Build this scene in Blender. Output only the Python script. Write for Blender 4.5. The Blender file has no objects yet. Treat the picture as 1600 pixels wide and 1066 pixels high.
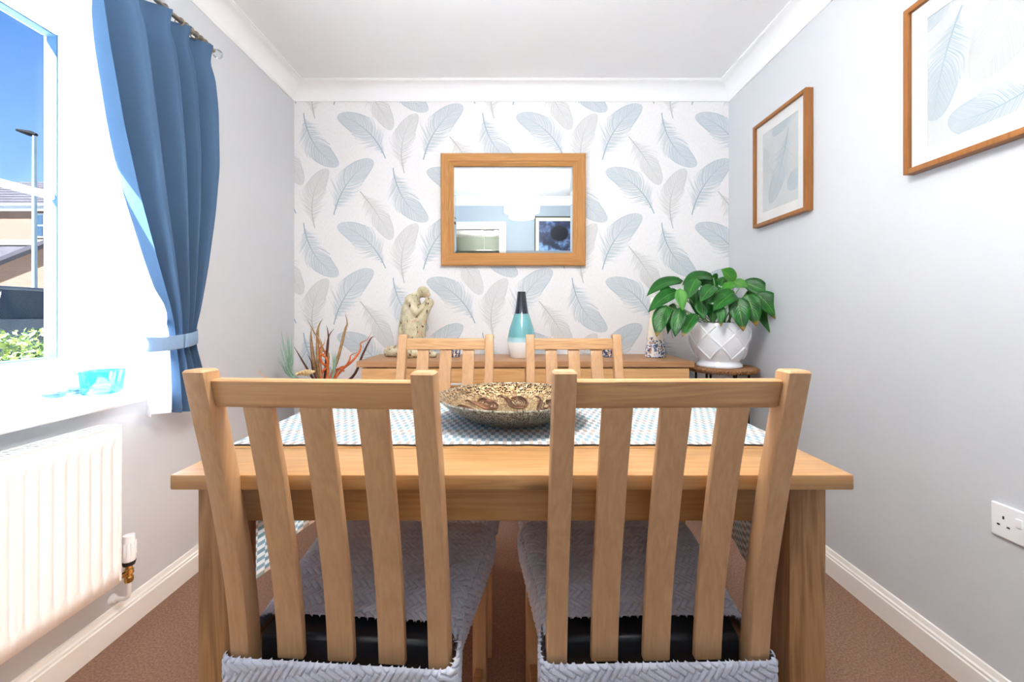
import bpy, bmesh, math, random
import numpy as np
from mathutils import Vector, Matrix, Quaternion

random.seed(7)
scene = bpy.context.scene
col = scene.collection
PI = math.pi

# ------------------------------------------------------------------ camera
F = 660.0                      # focal length in pixels of the 1600 wide frame
CAM_Z = 1.05
cam_d = bpy.data.cameras.new('camera')
cam_d.sensor_fit = 'HORIZONTAL'
cam_d.sensor_width = 36.0
cam_d.lens = 36.0 * F / 1600.0
cam_d.shift_y = -43.0 / 1600.0
cam_d.clip_start = 0.02
cam_d.clip_end = 500
cam = bpy.data.objects.new('camera', cam_d)
cam.location = (0, 0, CAM_Z)
cam.rotation_euler = (PI / 2, 0, 0)
col.objects.link(cam)
scene.camera = cam

# ------------------------------------------------------------------ sky, sun, exposure
SUN_STRENGTH = 42.0
SKY_STRENGTH = 0.72
world = bpy.data.worlds.new('world')
scene.world = world
world.use_nodes = True
wn = world.node_tree
wn.nodes.clear()
_tc = wn.nodes.new('ShaderNodeTexCoord')
_sx = wn.nodes.new('ShaderNodeSeparateXYZ')
_rp = wn.nodes.new('ShaderNodeValToRGB')
_bg = wn.nodes.new('ShaderNodeBackground')
_wo = wn.nodes.new('ShaderNodeOutputWorld')
wn.links.new(_tc.outputs['Generated'], _sx.inputs[0])
wn.links.new(_sx.outputs[2], _rp.inputs[0])
_rp.color_ramp.elements[0].position = 0.0
_rp.color_ramp.elements[0].color = (0.34, 0.58, 0.95, 1)
_rp.color_ramp.elements[1].position = 0.55
_rp.color_ramp.elements[1].color = (0.03, 0.14, 0.48, 1)
wn.links.new(_rp.outputs[0], _bg.inputs[0])
_bg.inputs[1].default_value = SKY_STRENGTH
wn.links.new(_bg.outputs[0], _wo.inputs[0])

sun_d = bpy.data.lights.new('sun', 'SUN')
sun_d.energy = SUN_STRENGTH
sun_d.angle = 0.012
sun_d.color = (0.90, 0.96, 1.0)
sun = bpy.data.objects.new('sun', sun_d)
sun.rotation_euler = Vector((1.0, 0.83, -1.58)).to_track_quat('-Z', 'Y').to_euler()
sun.location = (-6, -5, 9)
col.objects.link(sun)

scene.view_settings.view_transform = 'Standard'
scene.view_settings.look = 'None'
scene.view_settings.gamma = 1.0
scene.view_settings.use_curve_mapping = False
scene.view_settings.exposure = 1.2
scene.cycles.max_bounces = 16
scene.cycles.diffuse_bounces = 8
scene.cycles.glossy_bounces = 6
scene.cycles.transmission_bounces = 8
scene.cycles.transparent_max_bounces = 16
scene.cycles.caustics_reflective = False
scene.cycles.caustics_refractive = False
scene.cycles.sample_clamp_indirect = 30.0
scene.cycles.use_denoising = True


# ------------------------------------------------------------------ helpers
def P(px, py, d):
    """a point of the place seen at pixel px, py and d metres into the room"""
    return Vector(((px - 800) * d / F, d, CAM_Z - (py - 490) * d / F))


def tag(o, label=None, cat=None, group=None, kind=None):
    if label: o['label'] = label
    if cat: o['category'] = cat
    if group: o['group'] = group
    if kind: o['kind'] = kind
    return o


def thing(name, label, cat, loc=(0, 0, 0), rz=0.0, group=None):
    o = bpy.data.objects.new(name, None)
    o.empty_display_size = 0.05
    o.location = loc
    o.rotation_euler = (0, 0, rz)
    col.objects.link(o)
    return tag(o, label, cat, group)


def link(name, me, mats, parent=None, smooth=False, auto=None):
    o = bpy.data.objects.new(name, me)
    for m in (mats if isinstance(mats, (list, tuple)) else [mats]):
        me.materials.append(m)
    col.objects.link(o)
    if parent is not None:
        o.parent = parent
    if smooth:
        for p in me.polygons:
            p.use_smooth = True
        if auto is not None:
            me.set_sharp_from_angle(angle=math.radians(auto))
    return o


def mesh(name, vs, fs, mats, parent=None, smooth=False, auto=None):
    me = bpy.data.meshes.new(name)
    me.from_pydata([tuple(v) for v in vs], [], [tuple(f) for f in fs])
    me.update()
    return link(name, me, mats, parent, smooth, auto)


def from_bm(name, bm, mats, parent=None, smooth=False, auto=None):
    me = bpy.data.meshes.new(name)
    bm.normal_update()
    bm.to_mesh(me)
    bm.free()
    return link(name, me, mats, parent, smooth, auto)


def bm_box(bm, x0, x1, y0, y1, z0, z1, bevel=0.0, seg=2):
    vs = [bm.verts.new(c) for c in ((x0, y0, z0), (x1, y0, z0), (x1, y1, z0), (x0, y1, z0),
                                    (x0, y0, z1), (x1, y0, z1), (x1, y1, z1), (x0, y1, z1))]
    fs = [bm.faces.new([vs[i] for i in f]) for f in
          ((0, 3, 2, 1), (4, 5, 6, 7), (0, 1, 5, 4), (1, 2, 6, 5), (2, 3, 7, 6), (3, 0, 4, 7))]
    if bevel > 0:
        es = list({e for f in fs for e in f.edges})
        bmesh.ops.bevel(bm, geom=es, offset=bevel, segments=seg, profile=0.6, affect='EDGES')


def box(name, x0, x1, y0, y1, z0, z1, mats, parent=None, bevel=0.0, seg=2):
    bm = bmesh.new()
    bm_box(bm, min(x0, x1), max(x0, x1), min(y0, y1), max(y0, y1), min(z0, z1), max(z0, z1), bevel, seg)
    return from_bm(name, bm, mats, parent, smooth=bevel > 0, auto=40)


def lathe_data(prof, n=32, c=(0, 0, 0), a0=0.0):
    vs, fs = [], []
    for r, z in prof:
        for k in range(n):
            a = a0 + 2 * PI * k / n
            vs.append((c[0] + r * math.cos(a), c[1] + r * math.sin(a), c[2] + z))
    for i in range(len(prof) - 1):
        for k in range(n):
            k2 = (k + 1) % n
            fs.append((i * n + k, i * n + k2, (i + 1) * n + k2, (i + 1) * n + k))
    fs.append(tuple(range(n - 1, -1, -1)))
    m = (len(prof) - 1) * n
    fs.append(tuple(range(m, m + n)))
    return vs, fs


def lathe(name, prof, mats, parent=None, n=32, c=(0, 0, 0), auto=40):
    vs, fs = lathe_data(prof, n, c)
    return mesh(name, vs, fs, mats, parent, True, auto)


def tube_data(pts, rad, n=8):
    pts = [Vector(p) for p in pts]
    m = len(pts)
    rad = rad if isinstance(rad, (list, tuple)) else [rad] * m
    vs, fs = [], []
    ref = None
    for i, p in enumerate(pts):
        t = (pts[min(i + 1, m - 1)] - pts[max(i - 1, 0)]).normalized()
        if ref is None:
            ref = t.orthogonal().normalized()
        ref = (ref - t * ref.dot(t))
        ref = ref.normalized() if ref.length > 1e-6 else t.orthogonal().normalized()
        b = t.cross(ref)
        for k in range(n):
            a = 2 * PI * k / n
            vs.append(p + (ref * math.cos(a) + b * math.sin(a)) * rad[i])
    for i in range(m - 1):
        for k in range(n):
            k2 = (k + 1) % n
            fs.append((i * n + k, i * n + k2, (i + 1) * n + k2, (i + 1) * n + k))
    fs.append(tuple(range(n - 1, -1, -1)))
    fs.append(tuple(range((m - 1) * n, m * n)))
    return vs, fs


def tube(name, pts, rad, mats, parent=None, n=8):
    vs, fs = tube_data(pts, rad, n)
    return mesh(name, vs, fs, mats, parent, True, 50)


def merge(parts):
    V, Q = [], []
    for vs, fs in parts:
        k = len(V)
        V += [tuple(v) for v in vs]
        Q += [tuple(i + k for i in f) for f in fs]
    return V, Q


def bez(p0, p1, p2, n):
    p0, p1, p2 = Vector(p0), Vector(p1), Vector(p2)
    return [p0 * (1 - t) ** 2 + p1 * 2 * t * (1 - t) + p2 * t * t for t in (i / n for i in range(n + 1))]


# ------------------------------------------------------------------ node helpers
class NB:
    def __init__(s, nt): s.nt = nt
    def new(s, t, **kw):
        n = s.nt.nodes.new(t)
        for k, v in kw.items(): setattr(n, k, v)
        return n
    def put(s, sock, v):
        if hasattr(v, 'is_output') or isinstance(v, bpy.types.NodeSocket): s.nt.links.new(v, sock)
        elif v is not None: sock.default_value = v
    def m(s, op, a, b=None, c=None, clamp=False):
        n = s.new('ShaderNodeMath', operation=op, use_clamp=clamp)
        s.put(n.inputs[0], a)
        if b is not None: s.put(n.inputs[1], b)
        if c is not None: s.put(n.inputs[2], c)
        return n.outputs[0]
    def ss(s, x, e0, e1, o0=0.0, o1=1.0):
        n = s.new('ShaderNodeMapRange', interpolation_type='SMOOTHSTEP')
        s.put(n.inputs[0], x); s.put(n.inputs[1], e0); s.put(n.inputs[2], e1)
        s.put(n.inputs[3], o0); s.put(n.inputs[4], o1)
        return n.outputs[0]
    def noise(s, vec=None, scale=5.0, detail=2.0, rough=0.5, w=None, dist=0.0):
        n = s.new('ShaderNodeTexNoise')
        if w is not None:
            n.noise_dimensions = '1D'; s.put(n.inputs['W'], w)
        elif vec is not None: s.put(n.inputs['Vector'], vec)
        n.inputs['Scale'].default_value = scale
        n.inputs['Detail'].default_value = detail
        n.inputs['Roughness'].default_value = rough
        n.inputs['Distortion'].default_value = dist
        return n.outputs[0]
    def mapping(s, vec, scale=(1, 1, 1), loc=(0, 0, 0), rot=(0, 0, 0)):
        n = s.new('ShaderNodeMapping')
        s.put(n.inputs[0], vec)
        n.inputs['Location'].default_value = loc
        n.inputs['Rotation'].default_value = rot
        n.inputs['Scale'].default_value = scale
        return n.outputs[0]
    def obj(s): return s.new('ShaderNodeTexCoord').outputs['Object']
    def uv(s): return s.new('ShaderNodeTexCoord').outputs['UV']
    def xyz(s, v):
        n = s.new('ShaderNodeSeparateXYZ'); s.put(n.inputs[0], v); return n.outputs
    def ramp(s, f, stops, mode='LINEAR'):
        n = s.new('ShaderNodeValToRGB'); s.put(n.inputs[0], f)
        r = n.color_ramp; r.interpolation = mode
        while len(r.elements) < len(stops): r.elements.new(0.5)
        for e, (p, c) in zip(r.elements, stops):
            e.position = p; e.color = (*c, 1)
        return n.outputs[0]
    def mix(s, f, a, b, blend='MIX'):
        n = s.new('ShaderNodeMix', data_type='RGBA', blend_type=blend)
        s.put(n.inputs[0], f)
        s.put(n.inputs[6], a if not isinstance(a, tuple) else (*a, 1))
        s.put(n.inputs[7], b if not isinstance(b, tuple) else (*b, 1))
        return n.outputs[2]
    def bump(s, h, strength=0.3, dist=0.002):
        n = s.new('ShaderNodeBump')
        n.inputs['Strength'].default_value = strength
        n.inputs['Distance'].default_value = dist
        s.put(n.inputs['Height'], h)
        return n.outputs[0]


def srgb(r, g, b):
    f = lambda c: c / 255 / 12.92 if c / 255 <= 0.04045 else ((c / 255 + 0.055) / 1.055) ** 2.4
    return (f(r), f(g), f(b))


def base_mat(name):
    m = bpy.data.materials.new(name)
    m.use_nodes = True
    nt = m.node_tree
    return m, NB(nt), nt.nodes['Principled BSDF']


def plain(name, c, rough=0.5, metal=0.0, var=0.06, scale=30.0, bump=0.0, bscale=200.0, spec=0.5, coat=0.0,
          emit=None, estr=0.0):
    m, nb, b = base_mat(name)
    v = nb.obj()
    n = nb.noise(v, scale, 3)
    dark = tuple(x * (1 - var) for x in c)
    lite = tuple(min(1, x * (1 + var)) for x in c)
    nb.put(b.inputs['Base Color'], nb.ramp(n, [(0.3, dark), (0.7, lite)]))
    b.inputs['Roughness'].default_value = rough
    b.inputs['Metallic'].default_value = metal
    b.inputs['Specular IOR Level'].default_value = spec
    b.inputs['Coat Weight'].default_value = coat
    if bump: nb.put(b.inputs['Normal'], nb.bump(nb.noise(v, bscale, 3), bump))
    if emit:
        b.inputs['Emission Color'].default_value = (*emit, 1)
        b.inputs['Emission Strength'].default_value = estr
    return m


def wood(name, lite, dark, axis='Z', rough=0.42, freq=1.0, knots=False, contrast=1.0, spec=0.4):
    m, nb, b = base_mat(name)
    oi = nb.new('ShaderNodeObjectInfo').outputs['Random']
    off = nb.new('ShaderNodeVectorMath', operation='ADD')
    nb.put(off.inputs[0], nb.obj())
    sh = nb.m('MULTIPLY', oi, 7.0)
    cx = nb.new('ShaderNodeCombineXYZ')
    nb.put(cx.inputs[0], sh); nb.put(cx.inputs[1], nb.m('MULTIPLY', oi, 3.0)); nb.put(cx.inputs[2], nb.m('MULTIPLY', oi, 5.0))
    nb.put(off.inputs[1], cx.outputs[0])
    v = off.outputs[0]
    st = {'X': (0.9, 14, 14), 'Y': (14, 0.9, 14), 'Z': (14, 14, 0.9)}[axis]
    fi = {'X': (6, 170, 170), 'Y': (170, 6, 170), 'Z': (170, 170, 6)}[axis]
    big = nb.noise(nb.mapping(v, tuple(s * freq for s in st)), 1.0, 4, 0.55, dist=0.7)
    rings = nb.m('FRACT', nb.m('MULTIPLY', big, 9.0))
    rings = nb.m('ABSOLUTE', nb.m('SUBTRACT', nb.m('MULTIPLY', rings, 2.0), 1.0))
    fine = nb.noise(nb.mapping(v, fi), 1.0, 3, 0.6)
    f = nb.m('ADD', nb.m('MULTIPLY', rings, 0.42 * contrast), nb.m('MULTIPLY', fine, 0.5))
    c = nb.ramp(f, [(0.10, dark), (0.75, lite)])
    if knots:
        vo = nb.new('ShaderNodeTexVoronoi')
        ks = {'X': (2.2, 7, 7), 'Y': (7, 2.2, 7), 'Z': (7, 7, 2.2)}[axis]
        nb.put(vo.inputs['Vector'], nb.mapping(v, ks))
        vo.inputs['Scale'].default_value = 1.0
        k = nb.ss(vo.outputs['Distance'], 0.05, 0.13, 0.75, 0.0)
        c = nb.mix(k, c, tuple(x * 0.35 for x in dark))
    nb.put(b.inputs['Base Color'], c)
    b.inputs['Roughness'].default_value = rough
    b.inputs['Specular IOR Level'].default_value = spec
    nb.put(b.inputs['Normal'], nb.bump(fine, 0.12, 0.0008))
    return m


def glassy(name, tint=(1, 1, 1), refl=0.08, rough=0.0):
    """a thin clear pane: lets light through tinted, mirrors a little by angle"""
    m = bpy.data.materials.new(name)
    m.use_nodes = True
    nt = m.node_tree
    nt.nodes.clear()
    nb = NB(nt)
    out = nb.new('ShaderNodeOutputMaterial')
    tr = nb.new('ShaderNodeBsdfTransparent')
    n = nb.noise(nb.obj(), 12.0, 2)
    nb.put(tr.inputs[0], nb.ramp(n, [(0.3, tuple(x * 0.98 for x in tint)), (0.7, tint)]))
    gl = nb.new('ShaderNodeBsdfGlossy')
    gl.inputs['Roughness'].default_value = rough
    lw = nb.new('ShaderNodeLayerWeight')
    lw.inputs[0].default_value = 0.25
    mx = nb.new('ShaderNodeMixShader')
    nb.put(mx.inputs[0], nb.m('ADD', nb.m('MULTIPLY', lw.outputs['Fresnel'], refl * 2.5), refl * 0.1, clamp=True))
    nt.links.new(tr.outputs[0], mx.inputs[1])
    nt.links.new(gl.outputs[0], mx.inputs[2])
    nt.links.new(mx.outputs[0], out.inputs[0])
    return m


def translucent(name, c, trans=0.5, rough=0.9, weave=600.0, emit=0.0, var=0.08):
    m = bpy.data.materials.new(name)
    m.use_nodes = True
    nt = m.node_tree
    nt.nodes.clear()
    nb = NB(nt)
    out = nb.new('ShaderNodeOutputMaterial')
    df = nb.new('ShaderNodeBsdfDiffuse')
    ts = nb.new('ShaderNodeBsdfTranslucent')
    n = nb.noise(nb.mapping(nb.obj(), (weave, weave, weave * 0.15)), 1.0, 2)
    cc = nb.ramp(n, [(0.3, tuple(x * (1 - var) for x in c)), (0.7, tuple(min(1, x * (1 + var)) for x in c))])
    nb.put(df.inputs[0], cc); nb.put(ts.inputs[0], cc)
    mx = nb.new('ShaderNodeMixShader')
    mx.inputs[0].default_value = trans
    nt.links.new(df.outputs[0], mx.inputs[1])
    nt.links.new(ts.outputs[0], mx.inputs[2])
    nt.links.new(mx.outputs[0], out.inputs[0])
    return m


# feather motif: one node group used by the wallpaper and the framed prints
def feather_group():
    g = bpy.data.node_groups.new('feather_print', 'ShaderNodeTree')
    for n in ('X', 'Y', 'UX', 'UY', 'L', 'B', 'W', 'Seed'):
        g.interface.new_socket(n, in_out='INPUT', socket_type='NodeSocketFloat')
    g.interface.new_socket('Alpha', in_out='OUTPUT', socket_type='NodeSocketFloat')
    nb = NB(g)
    gi = nb.new('NodeGroupInput').outputs
    go = nb.new('NodeGroupOutput')
    X, Y, UX, UY, L, B, W, SD = [gi[i] for i in range(8)]
    m = nb.m
    s = m('ADD', m('DIVIDE', m('ADD', m('MULTIPLY', X, UX), m('MULTIPLY', Y, UY)), L), 0.5)
    t = m('DIVIDE', m('SUBTRACT', m('MULTIPLY', Y, UX), m('MULTIPLY', X, UY)), L)
    t = m('SUBTRACT', t, m('MULTIPLY', m('MULTIPLY', B, 4.0), m('MULTIPLY', s, m('SUBTRACT', 1.0, s))))
    a = m('ABSOLUTE', t)
    sg = m('SIGN', t)
    Fl = nb.ss(s, 0.38, 0.75, 1.0, 0.0)
    k = m('SUBTRACT', 1.5, m('MULTIPLY', Fl, 0.9))
    q = m('SUBTRACT', s, m('MULTIPLY', k, a))
    w1 = m('ADD', m('MULTIPLY', q, 72.0), m('ADD', SD, m('MULTIPLY', sg, 17.3)))
    n1 = nb.noise(w=w1, scale=1.0, detail=1.5)
    w2 = m('ADD', m('MULTIPLY', q, 26.0), m('ADD', m('MULTIPLY', SD, 3.1), m('MULTIPLY', sg, 5.7)))
    n2 = nb.noise(w=w2, scale=1.0, detail=2.0)
    tipn = m('MAXIMUM', m('DIVIDE', m('SUBTRACT', s, 0.55), 0.45), 0.0)
    tip = m('SQRT', m('MAXIMUM', m('SUBTRACT', 1.0, m('MULTIPLY', tipn, tipn)), 0.0))
    prof = m('MULTIPLY', nb.ss(s, 0.02, 0.36), tip)
    w = m('MULTIPLY', m('MULTIPLY', W, prof), m('ADD', 1.0, m('MULTIPLY', Fl, m('MULTIPLY', m('SUBTRACT', n2, 0.42), 2.4))))
    e = m('DIVIDE', a, m('MAXIMUM', w, 0.0005))
    inside = nb.ss(e, m('SUBTRACT', 0.94, m('MULTIPLY', Fl, 0.55)), 1.03, 1.0, 0.0)
    lines = nb.ss(n1, 0.42, 0.60)
    al = m('MULTIPLY', inside, m('ADD', m('SUBTRACT', 0.27, m('MULTIPLY', Fl, 0.20)),
                                 m('MULTIPLY', lines, m('ADD', 0.42, m('MULTIPLY', Fl, 0.25)))))
    rim = m('MULTIPLY', m('MULTIPLY', nb.ss(e, 0.82, 0.95), nb.ss(e, 0.99, 1.06, 1.0, 0.0)), m('SUBTRACT', 1.0, Fl))
    al = m('MAXIMUM', al, m('MULTIPLY', rim, 0.62))
    sh = m('MULTIPLY', nb.ss(a, 0.006, 0.012, 1.0, 0.0), m('MULTIPLY', m('GREATER_THAN', s, 0.0), m('LESS_THAN', s, 0.93)))
    al = m('MAXIMUM', al, m('MULTIPLY', sh, nb.ss(s, 0.1, 0.95, 0.95, 0.5)))
    al = m('MULTIPLY', al, m('MULTIPLY', m('GREATER_THAN', s, 0.0), m('LESS_THAN', s, 1.0)))
    nb.put(go.inputs[0], al)
    return g


FEATHER = feather_group()


def add_feather(nb, X, Y, base, tip, B, W, seed):
    """X, Y are node values already relative to the motif centre"""
    L = math.hypot(tip[0] - base[0], tip[1] - base[1])
    n = nb.new('ShaderNodeGroup')
    n.node_tree = FEATHER
    nb.put(n.inputs[0], X); nb.put(n.inputs[1], Y)
    for i, v in enumerate(((tip[0] - base[0]) / L, (tip[1] - base[1]) / L, L, B, W, seed)):
        n.inputs[2 + i].default_value = v
    return n.outputs[0]


BLUE_F = srgb(146, 169, 182)
GREY_F = srgb(182, 183, 182)


def wallpaper():
    m, nb, b = base_mat('feather_wallpaper')
    v = nb.obj()
    x, y, z = nb.xyz(v)
    k = 2.508 / F
    U = x
    V = nb.m('SUBTRACT', CAM_Z, z)
    cw = lambda c: ((440 + c[0] / 3.5528 - 800) * k, (140 + c[1] / 3.5528 - 490) * k)
    PX, PY = 497 / 3.5528 * k, 610 / 3.5528 * k
    out = nb.ramp(nb.noise(nb.mapping(v, (260, 260, 60)), 1.0, 2), [(0.3, srgb(226, 224, 224)), (0.7, srgb(236, 234, 235))])
    motifs = [((122, 130), (310, 428), 0.12, 0.17, 3.0, BLUE_F), ((577, 383), (313, 140), 0.12, 0.17, 11.0, BLUE_F),
              ((290, 695), (503, 388), -0.10, 0.17, 23.0, BLUE_F), ((682, 465), (747, 133), -0.13, 0.165, 37.0, GREY_F),
              ((435, 565), (612, 832), -0.03, 0.155, 51.0, GREY_F)]
    for bs, tp, B, W, sd, c in motifs:
        bs, tp = cw(bs), cw(tp)
        cx, cy = (bs[0] + tp[0]) / 2, (bs[1] + tp[1]) / 2
        dx = nb.m('SUBTRACT', U, cx)
        i = nb.m('FLOOR', nb.m('ADD', nb.m('DIVIDE', dx, PX), 0.5))
        X = nb.m('SUBTRACT', dx, nb.m('MULTIPLY', i, PX))
        dy = nb.m('SUBTRACT', nb.m('SUBTRACT', V, cy), nb.m('MULTIPLY', i, PY / 2))
        Y = nb.m('SUBTRACT', dy, nb.m('MULTIPLY', nb.m('FLOOR', nb.m('ADD', nb.m('DIVIDE', dy, PY), 0.5)), PY))
        al = add_feather(nb, X, Y, bs, tp, B, W, sd)
        out = nb.mix(al, out, c)
    nb.put(b.inputs['Base Color'], out)
    b.inputs['Roughness'].default_value = 0.75
    b.inputs['Specular IOR Level'].default_value = 0.2
    return m


def print_mat(name, feathers, paper=srgb(200, 202, 203)):
    """framed feather print: local y runs across, local z up, centre at 0"""
    m, nb, b = base_mat(name)
    x, y, z = nb.xyz(nb.obj())
    V = nb.m('MULTIPLY', z, -1.0)
    U = nb.m('MULTIPLY', y, -1.0)
    out = nb.ramp(nb.noise(nb.obj(), 40, 2), [(0.3, tuple(p * 0.98 for p in paper)), (0.7, paper)])
    for bs, tp, B, W, sd, c in feathers:
        cx, cy = (bs[0] + tp[0]) / 2, (bs[1] + tp[1]) / 2
        al = add_feather(nb, nb.m('SUBTRACT', U, cx), nb.m('SUBTRACT', V, cy), bs, tp, B, W, sd)
        out = nb.mix(al, out, c)
    nb.put(b.inputs['Base Color'], out)
    b.inputs['Roughness'].default_value = 0.6
    return m


# ------------------------------------------------------------------ materials
M = {}
M['paint'] = plain('grey_wall_paint', srgb(205, 207, 211), 0.7, var=0.012, scale=6, bump=0.05, bscale=500, spec=0.25)
M['white_paint'] = plain('white_ceiling_paint', srgb(240, 240, 241), 0.8, var=0.01, scale=4, spec=0.2)
M['gloss_white'] = plain('white_gloss_trim', srgb(240, 237, 232), 0.35, var=0.012, scale=5)
M['upvc'] = plain('white_window_plastic', srgb(240, 242, 245), 0.3, var=0.01, scale=5)
M['gasket'] = plain('dark_window_gasket', srgb(60, 95, 130), 0.6)
M['paper'] = wallpaper()
M['hall_paint'] = plain('sage_hall_paint', srgb(188, 198, 186), 0.7, var=0.015, scale=4)
M['carpet'] = plain('brown_carpet', srgb(142, 110, 93), 0.95, var=0.30, scale=170, bump=1.0, bscale=380, spec=0.05)
M['oak_v'] = wood('oak_upright', srgb(214, 172, 130), srgb(184, 140, 98), 'Z', contrast=0.35)
M['oak_h'] = wood('oak_crosswise', srgb(216, 170, 120), srgb(168, 122, 80), 'X', contrast=0.7)
M['pine_x'] = wood('pine_lengthwise', srgb(192, 148, 98), srgb(166, 118, 70), 'X', rough=0.32, knots=True, contrast=0.8)
M['pine_v'] = wood('pine_upright', srgb(182, 136, 90), srgb(128, 86, 52), 'Z', rough=0.4, knots=True)
M['side_x'] = wood('sideboard_oak', srgb(222, 176, 122), srgb(188, 138, 84), 'X', contrast=0.7)
M['side_top'] = wood('sideboard_top_oak', srgb(196, 150, 108), srgb(160, 114, 76), 'X', contrast=0.6)
M['frame_oak'] = wood('mirror_frame_oak', srgb(205, 150, 88), srgb(170, 115, 60), 'X', contrast=0.5)
M['frame_oak_v'] = wood('mirror_frame_oak_upright', srgb(205, 150, 88), srgb(170, 115, 60), 'Z', contrast=0.5)
M['pic_oak'] = wood('picture_frame_oak', srgb(176, 118, 62), srgb(136, 84, 40), 'Z', contrast=0.4)
M['black_leather'] = plain('black_seat_leather', srgb(28, 31, 38), 0.35, var=0.15, scale=300)
M['chrome'] = plain('brushed_steel', srgb(225, 224, 220), 0.35, 0.3, var=0.03)
M['nickel'] = plain('satin_nickel_pole', srgb(165, 155, 140), 0.35, 1.0, var=0.05)
M['clear'] = glassy('clear_acrylic', (0.95, 0.97, 1.0), 0.3)
M['pane'] = glassy('window_pane', (0.97, 0.985, 0.99), 0.015)
M['pic_glass'] = glassy('picture_glass', (0.99, 0.99, 0.99), 0.04)
M['teal_glass'] = glassy('turquoise_glass', (0.38, 0.86, 0.93), 0.3)
M['pale_glass'] = glassy('pale_turquoise_glass', (0.80, 0.96, 0.98), 0.3)
M['mirror'] = plain('silvered_mirror', (0.60, 0.63, 0.64), 0.0, 1.0, var=0.0)
M['mat_board'] = plain('white_mount_board', srgb(226, 225, 223), 0.8, var=0.01)
M['white_ceramic'] = plain('white_glazed_ceramic', srgb(238, 240, 244), 0.18, var=0.01, coat=0.4)
M['rad_white'] = plain('white_radiator_enamel', srgb(242, 241, 239), 0.35, var=0.008)
M['socket_white'] = plain('white_socket_plastic', srgb(244, 244, 246), 0.25, var=0.005)
M['dark'] = plain('dark_slot', srgb(30, 28, 30), 0.6)
M['brass'] = plain('polished_brass', srgb(205, 160, 90), 0.22, 1.0, var=0.1, scale=120)
M['black_metal'] = plain('black_iron', srgb(28, 27, 27), 0.5, 0.6)
M['wicker'] = plain('woven_seagrass', srgb(150, 105, 68), 0.85, var=0.45, scale=110, bump=1.0, bscale=160)
M['soil'] = plain('potting_soil', srgb(60, 44, 32), 0.95, var=0.3, scale=90)
M['curtain'] = translucent('blue_curtain_cloth', srgb(80, 105, 134), 0.10, weave=900, var=0.05)
M['lining'] = translucent('white_curtain_lining', srgb(238, 238, 242), 0.25, weave=900, var=0.02)
M['shade'] = plain('glowing_linen_shade', srgb(245, 232, 205), 0.9, var=0.12, scale=220, emit=(0.98, 0.98, 0.96), estr=17.5)
M['shade_glow'] = plain('added_glow_disc', srgb(245, 240, 230), 0.9, var=0.02, emit=(0.98, 0.98, 0.96), estr=37.0)
M['shade_white'] = translucent('white_fabric_shade', srgb(246, 246, 244), 0.5, weave=260, var=0.03)
M['shade_band'] = plain('blue_grey_band', srgb(110, 130, 160), 0.8)
M['bulb'] = plain('glowing_bulb', (1, 1, 1), 0.5, emit=(1.0, 0.85, 0.62), estr=30)


def band_ceramic():
    m, nb, b = base_mat('banded_bottle_glaze')
    x, y, z = nb.xyz(nb.obj())
    zz = nb.m('ADD', z, nb.m('MULTIPLY', nb.noise(nb.obj(), 30, 2), 0.004))
    f = nb.m('DIVIDE', zz, 0.36)
    nb.put(b.inputs['Base Color'], nb.ramp(f, [(0.0, srgb(243, 242, 240)), (0.235, srgb(240, 242, 240)), (0.255, srgb(178, 216, 222)),
           (0.30, srgb(160, 206, 212)), (0.325, srgb(105, 172, 178)), (0.662, srgb(112, 176, 180)), (0.668, srgb(24, 34, 50)), (1.0, srgb(20, 26, 38))]))
    b.inputs['Roughness'].default_value = 0.2
    b.inputs['Coat Weight'].default_value = 0.5
    return m


def weathered():
    m, nb, b = base_mat('flaking_cream_paint')
    v = nb.obj()
    n = nb.noise(nb.mapping(v, (60, 60, 30)), 1.0, 4, 0.65)
    n2 = nb.noise(nb.mapping(v, (26, 26, 26), loc=(3, 1, 2)), 1.0, 3)
    c = nb.ramp(nb.noise(v, 25, 4), [(0.3, srgb(168, 156, 122)), (0.65, srgb(214, 206, 176))])
    c = nb.mix(nb.ss(n2, 0.60, 0.66), c, srgb(205, 160, 135))
    c = nb.mix(nb.ss(n, 0.60, 0.635), c, srgb(92, 62, 46))
    nb.put(b.inputs['Base Color'], c)
    b.inputs['Roughness'].default_value = 0.7
    nb.put(b.inputs['Normal'], nb.bump(n, 0.6, 0.004))
    return m


def mosaic():
    m, nb, b = base_mat('mirror_mosaic')
    vo = nb.new('ShaderNodeTexVoronoi')
    nb.put(vo.inputs['Vector'], nb.obj())
    vo.inputs['Scale'].default_value = 110
    sep = nb.new('ShaderNodeSeparateColor')
    nb.put(sep.inputs[0], vo.outputs['Color'])
    c = nb.ramp(sep.outputs[0], [(0.0, srgb(80, 90, 120)), (0.25, srgb(225, 228, 238)), (0.5, srgb(245, 245, 245)),
                                 (0.72, srgb(190, 160, 140)), (0.86, srgb(120, 150, 190))], 'CONSTANT')
    nb.put(b.inputs['Base Color'], c)
    b.inputs['Metallic'].default_value = 0.35
    b.inputs['Roughness'].default_value = 0.15
    return m


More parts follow.
